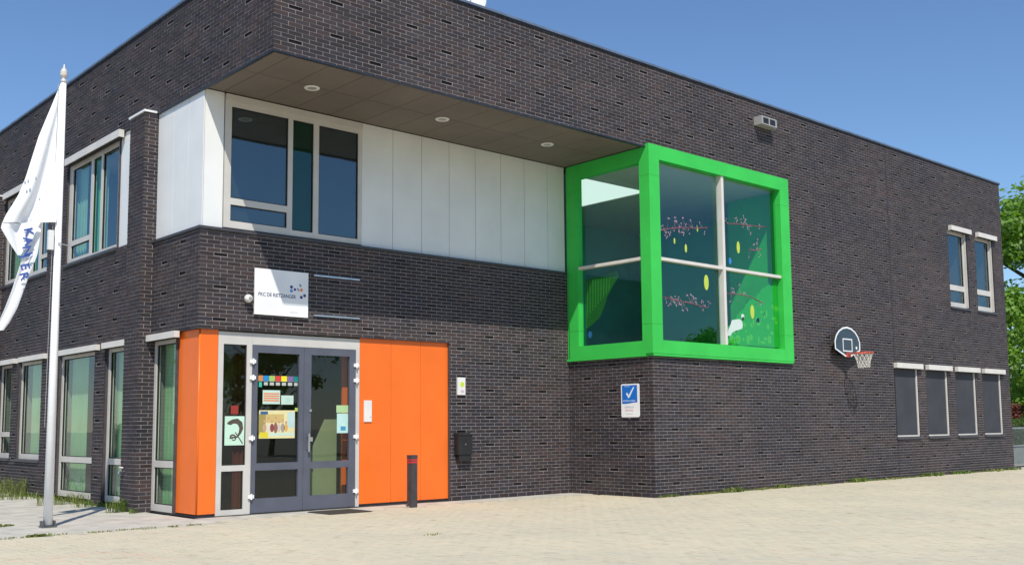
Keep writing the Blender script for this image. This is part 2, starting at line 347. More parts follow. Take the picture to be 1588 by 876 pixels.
# ------------------------------------------------------------------ the school building
bld = empty('school_building', (0, 0, 0))
tag(bld, 'dark brick two storey school with orange entrance, white cladding band and overhanging upper storey', 'building')
CO, MW = 0.064, 0.2317                           # course height, brick module
Z0 = 0.015; JT = 0.012
bricks = MB(); mort = MB(); pock = MB(); bigs = []
def tint():
    b = rnd.gauss(1, 0.15); b = max(.6, min(1.45, b)); q = rnd.random()
    if q < .15: return (b*1.2, b*1.02, b*.95)
    if q < .30: return (b*.9, b*.97, b*1.1)
    return (b, b*rnd.uniform(.96, 1.02), b*rnd.uniform(.96, 1.05))
WR = random.Random(11)
def brickwall(F, u0, u1, z0, z1, holes=(), dark=None, du=0.0, top=None):
    hs = list(holes)
    for r in cells(u0, u1, z0, z1, hs): pass
    darkrects = []
    n0 = int((z0-Z0)//CO)-1; n1 = int((z1-Z0)//CO)+1
    for n in range(n0, n1+1):
        a, b = max(z0, Z0+n*CO), min(z1, Z0+(n+1)*CO)
        if n == 0 and z0 == 0: a = 0.0
        if b-a < 0.008: continue
        off = du + (MW/2 if n % 2 == 0 else WR.uniform(-.002, .002))
        k0 = int((u0-off)//MW)-1; k1 = int((u1-off)//MW)+1
        for k in range(k0, k1+1):
            p, q = max(u0, off+k*MW), min(u1, off+(k+1)*MW)
            if q-p < 0.012: continue
            full = (q-p > MW-.001 and b-a > CO-.001)
            cs = cells(p, q, a, b, hs)
            isd = bool(dark) and full and len(cs) == 1 and cs[0] == (p, q, a, b) and dark((p+q)/2, n)
            if isd:
                darkrects.append((p+JT/2, q-JT/2, a+JT/2, b-JT/2)); continue
            for (c, d, e, f) in cs:
                if d-c < .012 or f-e < .012: continue
                fd = rnd.uniform(-.0012, .0012)
                whole = full and (d-c) > MW-.001 and (f-e) > CO-.001
                U0, U1, V0, V1 = c+(JT/2 if c == p and c > u0 else .001), d-(JT/2 if d == q and d < u1 else .001), e+JT/2, f-JT/2
                if V1-V0 < .006 or U1-U0 < .006: continue
                if whole:
                    ctr = F.P((c+d)/2, (e+f)/2, 0); uu, vv, zz = pr(ctr)
                    facing = np.dot(F.N, CAM-np.array(ctr))/zz
                    if 8 < uu < 1580 and 8 < vv < 868 and facing > 0: bigs.append((facing/zz/zz, F, U0, U1, V0, V1, fd)); continue
                bricks.tint = tint(); bricks.fbox(F, U0, U1, V0, V1, -.02, fd, back=False)
    for (c, d, e, f) in cells(u0, u1, z0, z1, hs+darkrects): mort.fquad(F, c+.0, d, e, f, -.0038)
    for (c, d, e, f) in darkrects:
        pock.cm = 0
        pock.fquad(F, c, d, e, f, -.024)
        for (a1, a2, b1, b2) in ((c, c, e, f), (d, d, e, f)):
            pock.add([F.P(a1, b1, -.0038), F.P(a1, b2, -.0038), F.P(a1, b2, -.024), F.P(a1, b1, -.024)], [(0, 1, 2, 3)])
        for zz in (e, f): pock.add([F.P(c, zz, -.0038), F.P(d, zz, -.0038), F.P(d, zz, -.024), F.P(c, zz, -.024)], [(0, 1, 2, 3)])
def darkfun(c0, even_n, odd_n):
    def f(u, n):
        k = (u-c0)/(3*MW)
        if abs(k-round(k)) > 0.08: return False
        return n % 8 == (even_n if round(k) % 2 == 0 else odd_n)
    return f
DUA = 5.217-MW/2                                   # phase so that odd courses have a brick centred on 5.217
# lower recessed front wall
brickwall(FA, 0.002, X1, 0, ZL, [(0, 4.94, -1, 2.895)], darkfun(5.217, 3, 7), DUA)
# projecting front wall with the overhanging band
LOW = [(17.22, 18.40), (18.86, 20.02), (20.50, 21.68), (22.12, 23.29)]
UPR = [(20.45, 21.60), (22.10, 23.24)]
fb_holes = [(-1, X1, -1, ZS), (8.1, 12.62, 2.76, 6.66)] + [(a, b, 1.0, 2.84) for a, b in LOW] + [(a, b, 4.47, 6.70) for a, b in UPR] + [(17.255, 17.27, 0, ZR)]
brickwall(FB, 0.002, XE, 0, ZR, fb_holes, darkfun(1.743, 3, 7), 1.743-MW/2)
brickwall(FS, 0.0, D-.002, 0, 2.72, (), darkfun(.5, 3, 7), .5-MW/2)
# left facade
GL = [(0.80, 1.77, .03, ZO), (2.45, 3.80, .08, ZO), (4.30, 6.25, .08, ZO), (7.25, 8.78, .75, ZO), (9.22, 10.2, .75, ZO), (11.2, 12.7, .75, ZO)]
LU = [(3.42, 6.12), (7.18, 10.2), (11.2, 12.8)]
fl_h = [(-3, .0, -1, ZS), (-.01, 1.77, ZL, ZS), (0, .81, -1, 2.895)] + [(a, b, -1 if z < .2 else z, 2.895) for a, b, z, t in GL] + [(2.3, 6.12, 4.6, 6.70)] + [(a, b, 4.6, 6.70) for a, b in LU[1:]]
brickwall(FL, -D+.0, 14.0, 0, ZR, fl_h, darkfun(.62, 3, 7), .62-MW/2)
for ya, yb in ((1.77, 2.41), (10.22, 10.9)):      # two piers standing proud of the left facade
    brickwall(Fac((-.2, 0, 0), (0, 1, 0), (-1, 0, 0)), ya, yb, 0, 6.70, (), None, .3)
    brickwall(Fac((0, ya, 0), (1, 0, 0), (0, -1, 0)), -.198, 0.10, 0, 6.70, (), None, .1)
    brickwall(Fac((0, yb, 0), (-1, 0, 0), (0, 1, 0)), -0.02, .198, 0, 6.70, (), None, .1)
    mb = MB(); mb.box(-.225, .0-.003, ya-.02, yb+.02, 6.702, 6.735); mb.build('pier_cap', M['whitemetal'], bld)
bigs.sort(key=lambda q: -q[0])
bmv = []
for _ in range(14):
    mb = MB(); mb.tint = tint(); mb.box(-.1103, .1103, -.0106, .0106, -.0265, .0265); bmv.append(mb.mesh('brick', M['brick'], tint=True))
for n, (_, F, U0, U1, V0, V1, fd) in enumerate(bigs):
    if n < 300:
        o = bpy.data.objects.new('brick', bmv[rnd.randrange(14)]); C.objects.link(o)
        p = F.P((U0+U1)/2, (V0+V1)/2, fd-.0106); o.location = p
        o.rotation_euler = (0, 0, math.atan2(F.U[1], F.U[0])); o.parent = bld
    else:
        bricks.tint = tint(); bricks.fbox(F, U0, U1, V0, V1, -.02, fd, back=False)
bricks.build('brickwork', M['brick'], bld, tint=True, kind='stuff')
mort.build('mortar', M['mortar'], bld)
pock.build('recessed_brick', M['pocket'], bld, kind='stuff')
# roof slab, parapet coping, rear closing walls, lower ledge
mb = MB()
for r in cells(.1, XE-.1, -D+.1, 13.9, [(7.2, 11.2, -1.7, 3.3)]): mb.box(r[0], r[1], r[2], r[3], 8.05, 8.15)
mb.build('roof', M['ledge'], bld)
mb = MB(); mb.box(XE-.012, XE, -D+.004, 14, 0, ZR); mb.box(.02, XE-.02, 13.97, 14, 0, ZR); mb.build('rear_wall', M['reveal'], bld)
mb = MB()
for k in range(10):
    x0_ = -.035+k*2.397; MB().box(x0_, x0_+2.392, -D-.035, -D+.30, 8.345, 8.385).build('coping', M['coping'], bld)
for k in range(6): MB().box(-.035, .30, -D+.302+k*2.7, -D+.297+(k+1)*2.7, 8.345, 8.385).build('coping', M['coping'], bld)
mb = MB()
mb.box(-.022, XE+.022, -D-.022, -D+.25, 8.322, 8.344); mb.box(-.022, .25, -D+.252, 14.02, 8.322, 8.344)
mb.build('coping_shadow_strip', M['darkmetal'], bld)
mb = MB()
mb.box(-.03, X1-.08, -.035, .12, ZL+.003, ZL+.045); mb.box(-.03, .12, .122, 1.765, ZL+.003, ZL+.045)
mb.build('ledge', M['ledge'], bld)
# soffit boards
zs = ZS+.02
us = [.06, .35]+[.35+.65*k for k in range(1, 12)]+[X1-.06]
for a, b in zip(us[:-1], us[1:]):
    if b-a < .05: continue
    for (c, d) in ((-D+.07, -1.128), (-1.114, .0)):
        mb = MB(); mb.box(a+.005, b-.005, c, d, zs, zs+.012); mb.build('soffit_board', M['soffit'], bld)
mb = MB(); mb.box(.05, X1, -D+.05, .1, zs+.013, zs+.03); mb.build('soffit_backing', M['seam'], bld)
mb = MB(); mb.box(-.004, X1, -D-.004, -D+.06, ZS-.012, ZS+.008); mb.box(-.004, .05, -D+.061, 2.3, ZS-.012, ZS+.008); mb.build('soffit_trim', M['darkmetal'], bld)

# white cladding panels
def clad(F, u0, u1, z0, z1, d1=-.035, m_='white', name='cladding_panel', gap=.005):
    mb = MB(); mb.fbox(F, u0+gap, u1-gap, z0, z1, d1-.02, d1); return mb.build(name, M[m_], bld)
zc0, zc1 = ZL+.046, ZS+.015
clad(FA, .046, .385, zc0, zc1)
for a, b in zip([3.0, 3.67, 4.32, 4.965, 5.61, 6.26, 6.89, 7.535], [3.67, 4.32, 4.965, 5.61, 6.26, 6.89, 7.535, X1-.05]): clad(FA, a, b, zc0, zc1)
FL2 = FL
for a, b in ((.030, .57), (.57, 1.14), (1.14, 1.765)): clad(FL2, a, b, zc0, zc1)
clad(FL2, 2.4, 3.40, 4.62, 6.70)
mb = MB(); mb.fbox(FA, .06, 8.02, zc0, zc1, -.10, -.06); mb.fbox(FL, .101, 1.765, zc0, zc1, -.10, -.06); mb.fbox(FL, 2.4, 3.42, 4.6, 6.7, -.10, -.06); mb.build('cladding_backing', M['seam'], bld)

# orange panels round the entrance corner
def opanel(F, u0, u1, lab=None):
    mb = MB(); mb.fbox(F, u0, u1, .05, 2.895, -.075, -.055); return mb.build('orange_panel', M['orange'], bld)
opanel(FA, .076, .365)
opanel(FL, .085, .78)
mb = MB(); mb.tube([(.0675, .0675, .05), (.0675, .0675, 2.895)], .016, 10); mb.build('corner_bead', M['orange'], bld, smooth=True)
for a, b in ((3.0, 3.655), (3.661, 4.305), (4.311, 4.935)): opanel(FA, a, b)
mb = MB(); mb.fbox(FA, .12, 4.93, 0, 2.89, -.14, -.10); mb.fbox(FL, .12, .79, 0, 2.89, -.14, -.10)
for q in ((FA, .09, .37, 0, .049), (FA, 3.0, 4.93, 0, .049), (FL, .09, 1.76, 0, .03)): MB().fbox(*q, -.12, -.08).build('plinth', M['ledge'], bld)
mb = MB(); mb.fbox(FA, .0, 4.94, 2.896, 2.91, -.20, -.002); mb.fbox(FL, .0, .81, 2.896, 2.91, -.20, -.002); mb.build('lintel_soffit', M['reveal'], bld)
for q in ((FA, 4.9355, 4.942, 0, 2.89, -.20, -.002), (FA, 3.0, 4.935, .05, 2.89, -.12, -.0775), (FA, .09, .37, .05, 2.89, -.12, -.0775), (FL, .122, .79, .05, 2.89, -.12, -.0775)): MB().fbox(*q).build('panel_backing', M['reveal'], bld)

# rooms behind the glass
def room(F, u0, u1, z0, z1, dn, df, wall, parent, ceil='ceil', floor='rough_wall', name='room_lining'):
    mb = MB(); t = .03
    mb.cm = 0; mb.fbox(F, u0-t, u1+t, z0-t, z1+t, df-t, df); mb.fbox(F, u0-t, u0, z0, z1, df, dn); mb.fbox(F, u1, u1+t, z0, z1, df, dn)
    mb.cm = 1; mb.fbox(F, u0-t, u1+t, z1, z1+t, df, dn)
    mb.cm = 2; mb.fbox(F, u0-t, u1+t, z0-t, z0, df, dn)
    return mb.build(name, [M[wall], M[ceil], M[floor]], parent)
def window(F, u0, u1, z0, z1, glasses, dface=-.055, depth=.07, gl='glass', wall='room_dark', roomd=1.6, label=None, frame='frame', sill=True, box=None, reveal=True, boxd=.10, tint_panes=None):
    mb = MB(); mb.plate(F, u0, u1, z0, z1, dface-depth, dface, glasses)
    wn = mb.build('window', M[frame], bld)
    if label: wn['label'] = label
    mb = MB()
    for i, gq in enumerate(glasses):
        a, b, c, d = gq
        # slim glazing bead
        bd = MB(); bd.plate(F, a, b, c, d, dface-.045, dface-.018, [(a+.014, b-.014, c+.014, d-.014)]); bd.build('glazing_bead', M['seam'], wn)
        p = MB(); p.fquad(F, a+.013, b-.013, c+.013, d-.013, dface-.034)
        gm = (tint_panes or {}).get(i, gl)
        p.build('pane', M[gm], wn)
    if reveal:
        mb = MB(); e = .004; dd = dface-depth
        mb.fbox(F, u0-e-.012, u0-e, z0, z1, dd, -.003); mb.fbox(F, u1+e, u1+e+.012, z0, z1, dd, -.003)
        mb.fbox(F, u0-e-.012, u1+e+.012, z1+.002, z1+.014, dd, -.003)
        mb.build('reveal', M['reveal'], wn)
    if sill:
        mb = MB(); mb.fbox(F, u0-.02, u1+.02, z0-.055, z0-.003, dface-depth, .035); mb.build('sill', M['ledge'], wn)
    if box:
        a, b, c, d = box; mb = MB(); mb.fbox(F, a, b, c, d, .002, boxd)
        o = mb.build('shutter_box', M['box'], wn)
        mb = MB(); mb.fbox(F, a+.02, b-.02, c-.012, c-.001, .01, boxd-.02); mb.build('shutter_slot', M['seam'], o)
    if wall: room(F, u0+.02, u1-.02, z0+.02, z1-.02, dface-depth-.002, dface-depth-roomd, wall, wn)
    return wn
# upper corner window on the recessed front
FWg = [(.505, 1.53, 5.015, 6.51), (.508, 1.52, 4.645, 4.908), (1.618, 2.016, 4.625, 6.508), (2.12, 2.915, 4.62, 6.505)]
fw = window(FA, .395, 2.995, 4.53, 6.60, FWg, dface=-.015, gl='glassup', wall='room_dark', label='wide window of the recessed upper storey in cream frame', sill=False, reveal=False, tint_panes={2: 'glassgreen'})
mb = MB(); mb.fbox(FA, .395, 2.995, 6.603, 6.70, -.08, .012); mb.build('head_panel', M['frame'], fw)
mb = MB(); mb.fbox(FA, 1.60, 2.03, 4.60, 6.52, -.13, -.12); mb.build('green_blind', M['curtain'], fw)
mb = MB()
for k in range(62): mb.add([FA.P(.50, 4.66+k*.03, -.092), FA.P(1.55, 4.66+k*.03, -.092), FA.P(1.55, 4.680+k*.03, -.100), FA.P(.50, 4.680+k*.03, -.100)], [(0, 1, 2, 3)])
for k in range(62): mb.add([FA.P(2.10, 4.66+k*.03, -.092), FA.P(2.93, 4.66+k*.03, -.092), FA.P(2.93, 4.680+k*.03, -.100), FA.P(2.10, 4.680+k*.03, -.100)], [(0, 1, 2, 3)])
mb.build('venetian_blind', M['blind'], fw, kind='stuff')
# left facade, upper storey
def curtain(F, u0, u1, z0, z1, d, m_, parent, n=14, amp=.03, name='curtain'):
    mb = MB(); k = 0; vs = []; fs = []
    for i in range(n*2+1):
        u = u0+(u1-u0)*i/(n*2); dd = d+amp*math.sin(i*math.pi/1.5)
        vs += [F.P(u, z0, dd), F.P(u, z1, dd)]
    fs = [(2*i, 2*i+2, 2*i+3, 2*i+1) for i in range(n*2)]
    mb.add(vs, fs); return mb.build(name, M[m_], parent, smooth=True)
w1 = window(FL, 3.42, 6.12, 4.62, 6.62, [(3.56, 4.33, 4.70, 6.53), (4.42, 4.82, 4.69, 6.53), (4.94, 5.94, 5.08, 6.53), (4.94, 5.94, 4.72, 4.98)], gl='glassup', label='upper window between the pier and the flagpole', box=(3.20, 6.02, 6.60, 6.735), tint_panes={1: 'glassgreen'})
curtain(FL, 4.40, 4.85, 4.66, 6.6, -.20, 'curtain', w1, 5); curtain(FL, 5.55, 6.05, 4.66, 6.6, -.22, 'curtain', w1, 5); curtain(FL, 3.5, 3.75, 4.66, 6.6, -.22, 'curtain', w1, 4)
w0 = window(FL, 7.18, 10.2, 4.62, 6.62, [(7.28, 7.75, 4.98+.06, 6.53), (7.28, 7.75, 4.74, 4.95), (7.90, 8.28, 4.74, 6.53), (8.42, 10.06, 4.74, 6.53)], gl='glassup', label='upper window partly hidden by the hanging flag', box=(6.98, 10.1, 6.60, 6.735), tint_panes={2: 'glassgreen'})
curtain(FL, 7.88, 8.3, 4.66, 6.6, -.20, 'curtain', w0, 5); curtain(FL, 9.2, 10.1, 4.66, 6.6, -.22, 'curtain', w0, 9)
window(FL, 11.2, 12.8, 4.62, 6.62, [(11.3, 11.9, 4.74, 6.53), (12.0, 12.7, 4.74, 6.53)], gl='glassup', box=(11.1, 12.9, 6.60, 6.735))
# left facade, ground floor
def gwin(u0, u1, z0, tr, label, box, cv):
    a, b = u0+.10, u1-.09
    gl = [(a, b, z0+.11, tr-.055), (a, b, tr+.055, 2.74)] if tr else [(a, b, z0+.11, 2.74)]
    wn = window(FL, u0, u1, z0, 2.82, gl, dface=-.07, wall='rough_wall', roomd=.24 if u0 < 3 else 2.2, label=label, box=box, boxd=.09, sill=z0 > .3)
    for (c, d) in cv: curtain(FL, c, d, z0+.03, 2.78, -.24, 'curtain', wn, 7, .008)
    return wn
gwin(.80, 1.77, .03, .79, 'narrow window between orange corner and brick pier', (.66, 1.79, 2.80, 2.905), [(1.12, 1.74)])
gwin(2.45, 3.80, .08, .79, 'tall window left of the brick pier', (2.42, 3.76, 2.80, 2.905), [(2.75, 3.78)])
gwin(4.30, 6.25, .08, .79, 'wide tall window beside the flagpole foot', (4.05, 6.02, 2.80, 2.905), [(5.25, 6.15)])
gwin(7.25, 8.78, .75, None, 'high silled window left of the flagpole', (6.9, 8.55, 2.80, 2.905), [(7.6, 8.6)])
gwin(9.22, 10.2, .75, 1.27, 'high silled window at the left edge', (8.85, 10.1, 2.80, 2.905), [(9.6, 10.1)])
gwin(11.2, 12.7, .75, 1.27, None, (11.0, 12.6, 2.80, 2.905), [(11.5, 12.3)])
# projecting front: two upper windows and four screened lower windows
for i, (a, b) in enumerate(UPR):
    wn = window(FB, a, b, 4.47, 6.66, [(a+.09, b-.10, 5.10, 6.50), (a+.09, b-.10, 4.62, 4.95)], dface=-.09, gl='glassup', wall='room_dark', box=(a+.06, b+.12, 6.57, 6.70), boxd=.10, label=('left', 'right')[i]+' one of the two small upper windows near the far corner')
    curtain(FB, a+.35, a+.6, 4.5, 6.0, -.35, 'curtain', wn, 4)
    mb = MB(); mb.fbox(FB, b-.055, b-.012, 4.5, 6.57, -.088, -.03); mb.build('guide_rail', M['frame'], wn)
for i, (a, b) in enumerate(LOW):
    wn = window(FB, a, b, 1.0, 2.82, [(a+.06, b-.06, 1.06, 2.74)], dface=-.09, wall='room_dark', box=(a-.02, b+.14, 2.71, 2.84), boxd=.10, label=('first', 'second', 'third', 'fourth')[i]+' screened window from the hoop, dark grey sun screen down')
    mb = MB(); mb.fbox(FB, a+.03, b-.05, 1.045, 2.74, -.05, -.042); mb.build('sun_screen', M['screen'], wn)
    mb = MB(); mb.fbox(FB, a+.03, b-.05, 1.01, 1.044, -.055, -.035); mb.build('bottom_rail', M['box'], wn)
    mb = MB(); mb.fbox(FB, b-.046, b-.004, 1.01, 2.74, -.088, -.015); mb.build('guide_rail', M['box'], wn)
mb = MB(); mb.fbox(FB, 17.2555, 17.2695, 0, ZR, -.03, -.012); mb.build('movement_joint', M['pocket'], bld)

# ------------------------------------------------------------------ the green bay
bay = MB().fbox(FB, 8.03, 12.70, 2.66, 2.70, -.12, .075).build('bay_window', M['green'], bld)
bay['label'] = 'bright green framed corner bay window'
def bpart(F, u0, u1, z0, z1, d0, d1, name='frame_panel'): return MB().fbox(F, u0, u1, z0, z1, d0, d1).build(name, M['green'], bay)
G = .0025
# front ring (u 8.0-12.72, z 2.655-6.755); inner opening 8.305-12.385 x 2.95-6.475
for (a, b) in ((8.0, 8.305), (12.385, 12.72)):
    for (c, d) in ((2.705, 3.262), (3.266, 6.14), (6.144, 6.755)): bpart(FB, a, b, c, d, -.10, .08)
bpart(FB, 8.305+G, 12.385-G, 2.705, 2.95, -.10, .08); bpart(FB, 8.305+G, 12.385-G, 6.475, 6.755, -.10, .08)
bpart(FB, 8.305+G, 12.385-G, 2.952, 2.965, -.16, .05, 'inner_sill')
# side ring on the left face, plane x = 8.0
FS2 = Fac((8.0, 0, 0), (0, -1, 0), (-1, 0, 0))
for (a, b) in ((.09, .352), (2.05, 2.124)):
    for (c, d) in ((2.70, 3.262), (3.266, 6.14), (6.144, 6.70)): bpart(FS2, a, b, c, d, -.15, .0 if a < 1 else -.002)
bpart(FS2, .352+G, 2.05-G, 2.70, 2.95, -.15, 0); bpart(FS2, .352+G, 2.05-G, 6.41, 6.70, -.15, 0)
bpart(FS2, -.02, 2.12, 2.655, 2.699, -.12, 0, 'bottom_flashing')
bpart(FS2, .0, .088, 2.70, 6.70, -.10, -.04)
# panes and cream glazing bars
for (a, b) in ((8.305, 10.30), (10.38, 12.385)):
    for (c, d) in ((2.965, 4.515), (4.575, 6.475)): MB().fquad(FB, a, b, c, d, -.055).build('pane', M['bayg'], bay)
for (c, d) in ((2.95, 4.515), (4.575, 6.41)): MB().fquad(FS2, .352, 2.05, c, d, -.12).build('pane', M['bayg'], bay)
MB().fbox(FB, 10.30, 10.38, 2.965, 6.475, -.08, .055).build('mullion', M['box'], bay)
MB().fbox(FB, 8.305, 10.298, 4.515, 4.575, -.08, .045).build('transom', M['box'], bay)
MB().fbox(FB, 10.382, 12.42, 4.515, 4.575, -.08, .045).build('transom', M['box'], bay)
MB().fbox(FS2, .352, 2.05, 4.515, 4.575, -.15, -.02).build('transom', M['box'], bay)
mb = MB()                                          # room behind the bay
mb.cm = 0; mb.box(8.16, 14.2, 3.4, 3.45, 2.75, 6.6)
mb.cm = 1; mb.box(14.2, 14.25, -D+.2, 3.4, 2.75, 6.6)
mb.cm = 2
for r in cells(8.16, 14.2, -D+.16, 3.4, [(8.3, 10.37, -.22, 2.4)]): mb.box(r[0], r[1], r[2], r[3], 6.50, 6.55)
mb.cm = 3; mb.box(8.16, 14.2, -D+.16, 3.4, 2.70, 2.75)
mb.cm = 0; mb.box(8.10, 8.16, .02, 3.4, 2.75, 6.6); mb.box(12.7, 14.2, -D+.15, -D+.2, 2.75, 6.6)
mb.cm = 1; mb.box(12.62, 12.68, -D+.15, -D+1.5, 2.75, 6.6)
mb.build('bay_room_lining', [M['roomgreen'], M['roombright'], M['ceil'], M['rough_wall']], bay)

rl = bpy.data.materials.new('rooflight_opal'); rl.use_nodes = True; _n = rl.node_tree.nodes; _t = _n.new('ShaderNodeBsdfTranslucent'); _t.inputs[0].default_value = (.9, .92, .86, 1)
rl.node_tree.links.new(_t.outputs[0], _n['Material Output'].inputs[0])
MB().box(8.3, 10.37, -.22, 2.4, 6.515, 6.52).build('rooflight', rl, bay)
# ------------------------------------------------------------------ entrance doors
DF = -.055
sl = window(FA, .37, .955, .012, 2.875, [(.46, .862, .78, 2.68), (.455, .83, .095, .69)], dface=DF, gl='glassdoor', wall=None, sill=False, reveal=False, label='narrow side light beside the orange corner')
dfm = MB().fbox(FA, .957, 2.995, 2.69, 2.875, -.125, DF).fbox(FA, 2.915, 2.995, .012, 2.689, -.125, DF).build('door_frame', M['frame'], bld)
def door(u0, u1, lab, glasses):
    mb = MB(); mb.plate(FA, u0, u1, .02, 2.685, -.10, DF+.012, glasses); d = mb.build('entrance_door', M['slate'], bld); d['label'] = lab
    for (a, b, c, e) in glasses: MB().fquad(FA, a, b, c, e, -.08).build('pane', M['glassdoor'], d)
    return d
d1 = door(.958, 1.893, 'left entrance door with posters on its glass', [(1.05, 1.805, .80, 2.565), (1.03, 1.80, .245, .685)])
d2 = door(1.898, 2.912, 'right entrance door with the handle', [(2.035, 2.785, .80, 2.565), (2.025, 2.765, .245, .685)])
for (u, dd) in ((.955, d1), (2.915, d2)):
    for zz in (2.42, 2.16, 1.20, .28):
        mb = MB(); mb.fbox(FA, u-.05, u+.05, zz-.028, zz+.028, DF+.014, DF+.036); mb.tube([FA.P(u, zz-.045, DF+.045), FA.P(u, zz+.045, DF+.045)], .016, 8); mb.build('hinge', M['whitemetal'], dd)
mb = MB(); mb.fbox(FA, 1.955, 1.985, .96, 1.26, DF+.06, DF+.075); mb.fbox(FA, 1.96, 1.98, 1.20, 1.22, DF+.012, DF+.06); mb.fbox(FA, 1.96, 1.98, 1.0, 1.02, DF+.012, DF+.06); mb.build('door_handle', M['steel'], d2)
mb = MB(); mb.fbox(FA, 1.995, 2.06, 1.13, 1.20, DF+.013, DF+.035); mb.build('lock', M['steel'], d2)
mb = MB(); mb.fbox(FA, 1.995, 2.04, 1.62, 1.66, DF+.013, DF+.03); mb.build('lock', M['steel'], d2)
# vestibule behind the doors
M['maroon'] = flat('maroon_curtain', (.10, .018, .012), .9)
mb = MB()
mb.cm = 0; mb.fbox(FA, .42, 4.23, 0, 2.9, -4.0, -3.951); mb.fbox(FA, .42, .45, 0, 2.9, -3.95, -.16); mb.fbox(FA, 4.2, 4.23, 0, 2.9, -3.95, -.16)
mb.cm = 1; mb.fbox(FA, .42, 4.23, 2.9, 2.94, -3.95, -.16)
mb.cm = 2; mb.fbox(FA, .42, 4.23, -.02, .006, -3.95, -.13)
mb.build('vestibule', [flat('olive_wall', (.30, .30, .20), .9), M['ceil'], flat('hall_floor', (.42, .42, .36), .5)], bld)
mb = MB(); mb.fbox(FA, 2.86, 3.02, 0.01, 2.88, -.42, -.38); mb.build('orange_inner_panel', M['orange'], bld)
mb = MB(); mb.prism(FA, [(2.25, .01), (2.95, .01), (2.95, 1.5), (2.72, 1.5), (2.42, .9)], -.74, -.70); mb.build('pale_inner_screen', flat('olive_screen', (.30, .35, .20), .9), bld)
curtain(FA, 1.2, 1.5, .02, 2.85, -1.2, 'maroon', bld, 5, .03)

# ------------------------------------------------------------------ downlights, floodlight, lamp
for i, x in enumerate((1.33, 3.95, 6.5)):
    t = empty('downlight', (x, -1.06, ZS+.015)); tag(t, ('recessed round downlight in the soffit nearest the corner', 'middle recessed downlight in the soffit', 'recessed downlight in the soffit nearest the green bay')[i], 'downlight', 'downlights in the soffit')
    mb = MB(); mb.lathe((x, -1.06, ZS+.02), [(.075, -.008), (.115, -.014), (.125, -.004), (.125, .0)], 24); o = mb.build('trim_ring', M['plastic'], None, smooth=True); o.parent = t; o.matrix_parent_inverse = t.matrix_world.inverted(); o.location = (-x, 1.06, -(ZS+.015))
    mb = MB(); mb.lathe((x, -1.06, ZS+.02), [(.0, -.003), (.075, -.008)], 24); o = mb.build('lens', flat('lens_grey', (.35, .35, .32), .3)); o.parent = t; o.location = (-x, 1.06, -(ZS+.015))
    t.children[0].matrix_parent_inverse = Matrix.Identity(4)

def P0(name, label, cat, mbd, m_, group=None, **k):
    o = mbd.build(name, m_, None, **k); return tag(o, label, cat, group)
fl = P0('floodlight', 'grey box floodlight high on the brick wall above the green bay', 'light', MB().fbox(FB, 11.61, 12.17, 7.80, 7.965, .002, .21).fbox(FB, 11.61, 12.17, 7.965, 7.985, .002, .20), flat('floodlight_grey', (.36, .36, .34), .5))
for a in (11.66, 11.91): MB().fbox(FB, a, a+.2, 7.825, 7.95, .208, .213).build('lens', M['black'], fl)
MB().fbox(FB, 12.19, 12.24, 7.80, 7.86, .002, .12).build('bracket', flat('floodlight_grey', (.3, .3, .3)), fl)
lp = P0('dome_camera', 'small round white dome beside the school name board', 'camera', MB().lathe((.80, -.0, 3.41), [(.0, .0), (.045, .0), (.045, .04), (.062, .05), (.066, .085), (.055, .12), (.03, .14), (.0, .145)], 18, 'y'), M['plastic'], smooth=True)
MB().lathe((.80, -.0, 3.41), [(.028, .1405), (.022, .148), (0, .15)], 14, 'y').build('lens', flat('lens_grey', (.35, .35, .32), .3), lp)

# ------------------------------------------------------------------ school name board and rails
sg = P0('name_board', 'white square school name board with logo above the entrance doors', 'sign', MB().fbox(FA, .922, 1.902, 3.172, 3.92, .03, .05), M['whitemetal'])
MB().fbox(FA, 1.0, 1.82, 3.3, 3.34, .002, .03).fbox(FA, 1.0, 1.82, 3.76, 3.8, .002, .03).build('mounting_rail', M['steel'], sg)
ink = flat('dark_blue_ink', (.035, .045, .13)); ink2 = flat('pale_grey_ink', (.35, .38, .42))
text('lettering', 'PKC DE RIETZANGER', .083, FA, .985, 3.475, .0505, ink, sg, sx=.86, bold=.0012)
text('lettering', 'kindcentrum', .03, FA, 1.56, 3.235, .0505, ink2, sg)
def disc(F, u, z, r, d, m_, parent, name, n=20, ex=1.0):
    mb = MB(); mb.prism(F, [(u+r*math.cos(2*math.pi*i/n), z+r*ex*math.sin(2*math.pi*i/n)) for i in range(n)], d, d+.001); return mb.build(name, m_, parent)
B1 = flat('logo_blue', (.03, .07, .25)); B2 = flat('logo_light_blue', (.12, .30, .62)); B3 = flat('logo_orange', (.85, .27, .06)); B4 = flat('logo_teal', (.03, .22, .25)); B5 = flat('logo_purple', (.10, .04, .2))
for (x, y, r, c) in ((545, 342, .027, B1), (545, 402, .027, B2), (597, 382, .023, B1), (695, 392, .027, B3), (745, 480, .027, B5), (695, 505, .027, B1), (640, 375, .012, B5), (655, 395, .012, B5), (672, 312, .014, B4), (684, 330, .014, B4)):
    u = .922+.98*(x-10)/790; z = 3.92-.75*(y-45-(x-10)*.105)/700
    disc(FA, u, z, r, .0505, c, sg, 'logo_dot')
for i, zz in enumerate((3.90, 3.225)):
    P0('wall_rail', ('upper', 'lower')[i]+' thin metal rail on the brick right of the name board', 'rail', MB().fbox(FA, 2.025, 2.935, zz-.014, zz+.014, .012, .03).fbox(FA, 2.1, 2.13, zz-.01, zz+.01, .0, .012).fbox(FA, 2.83, 2.86, zz-.01, zz+.01, .0, .012), M['steel'], 'rails beside the name board')

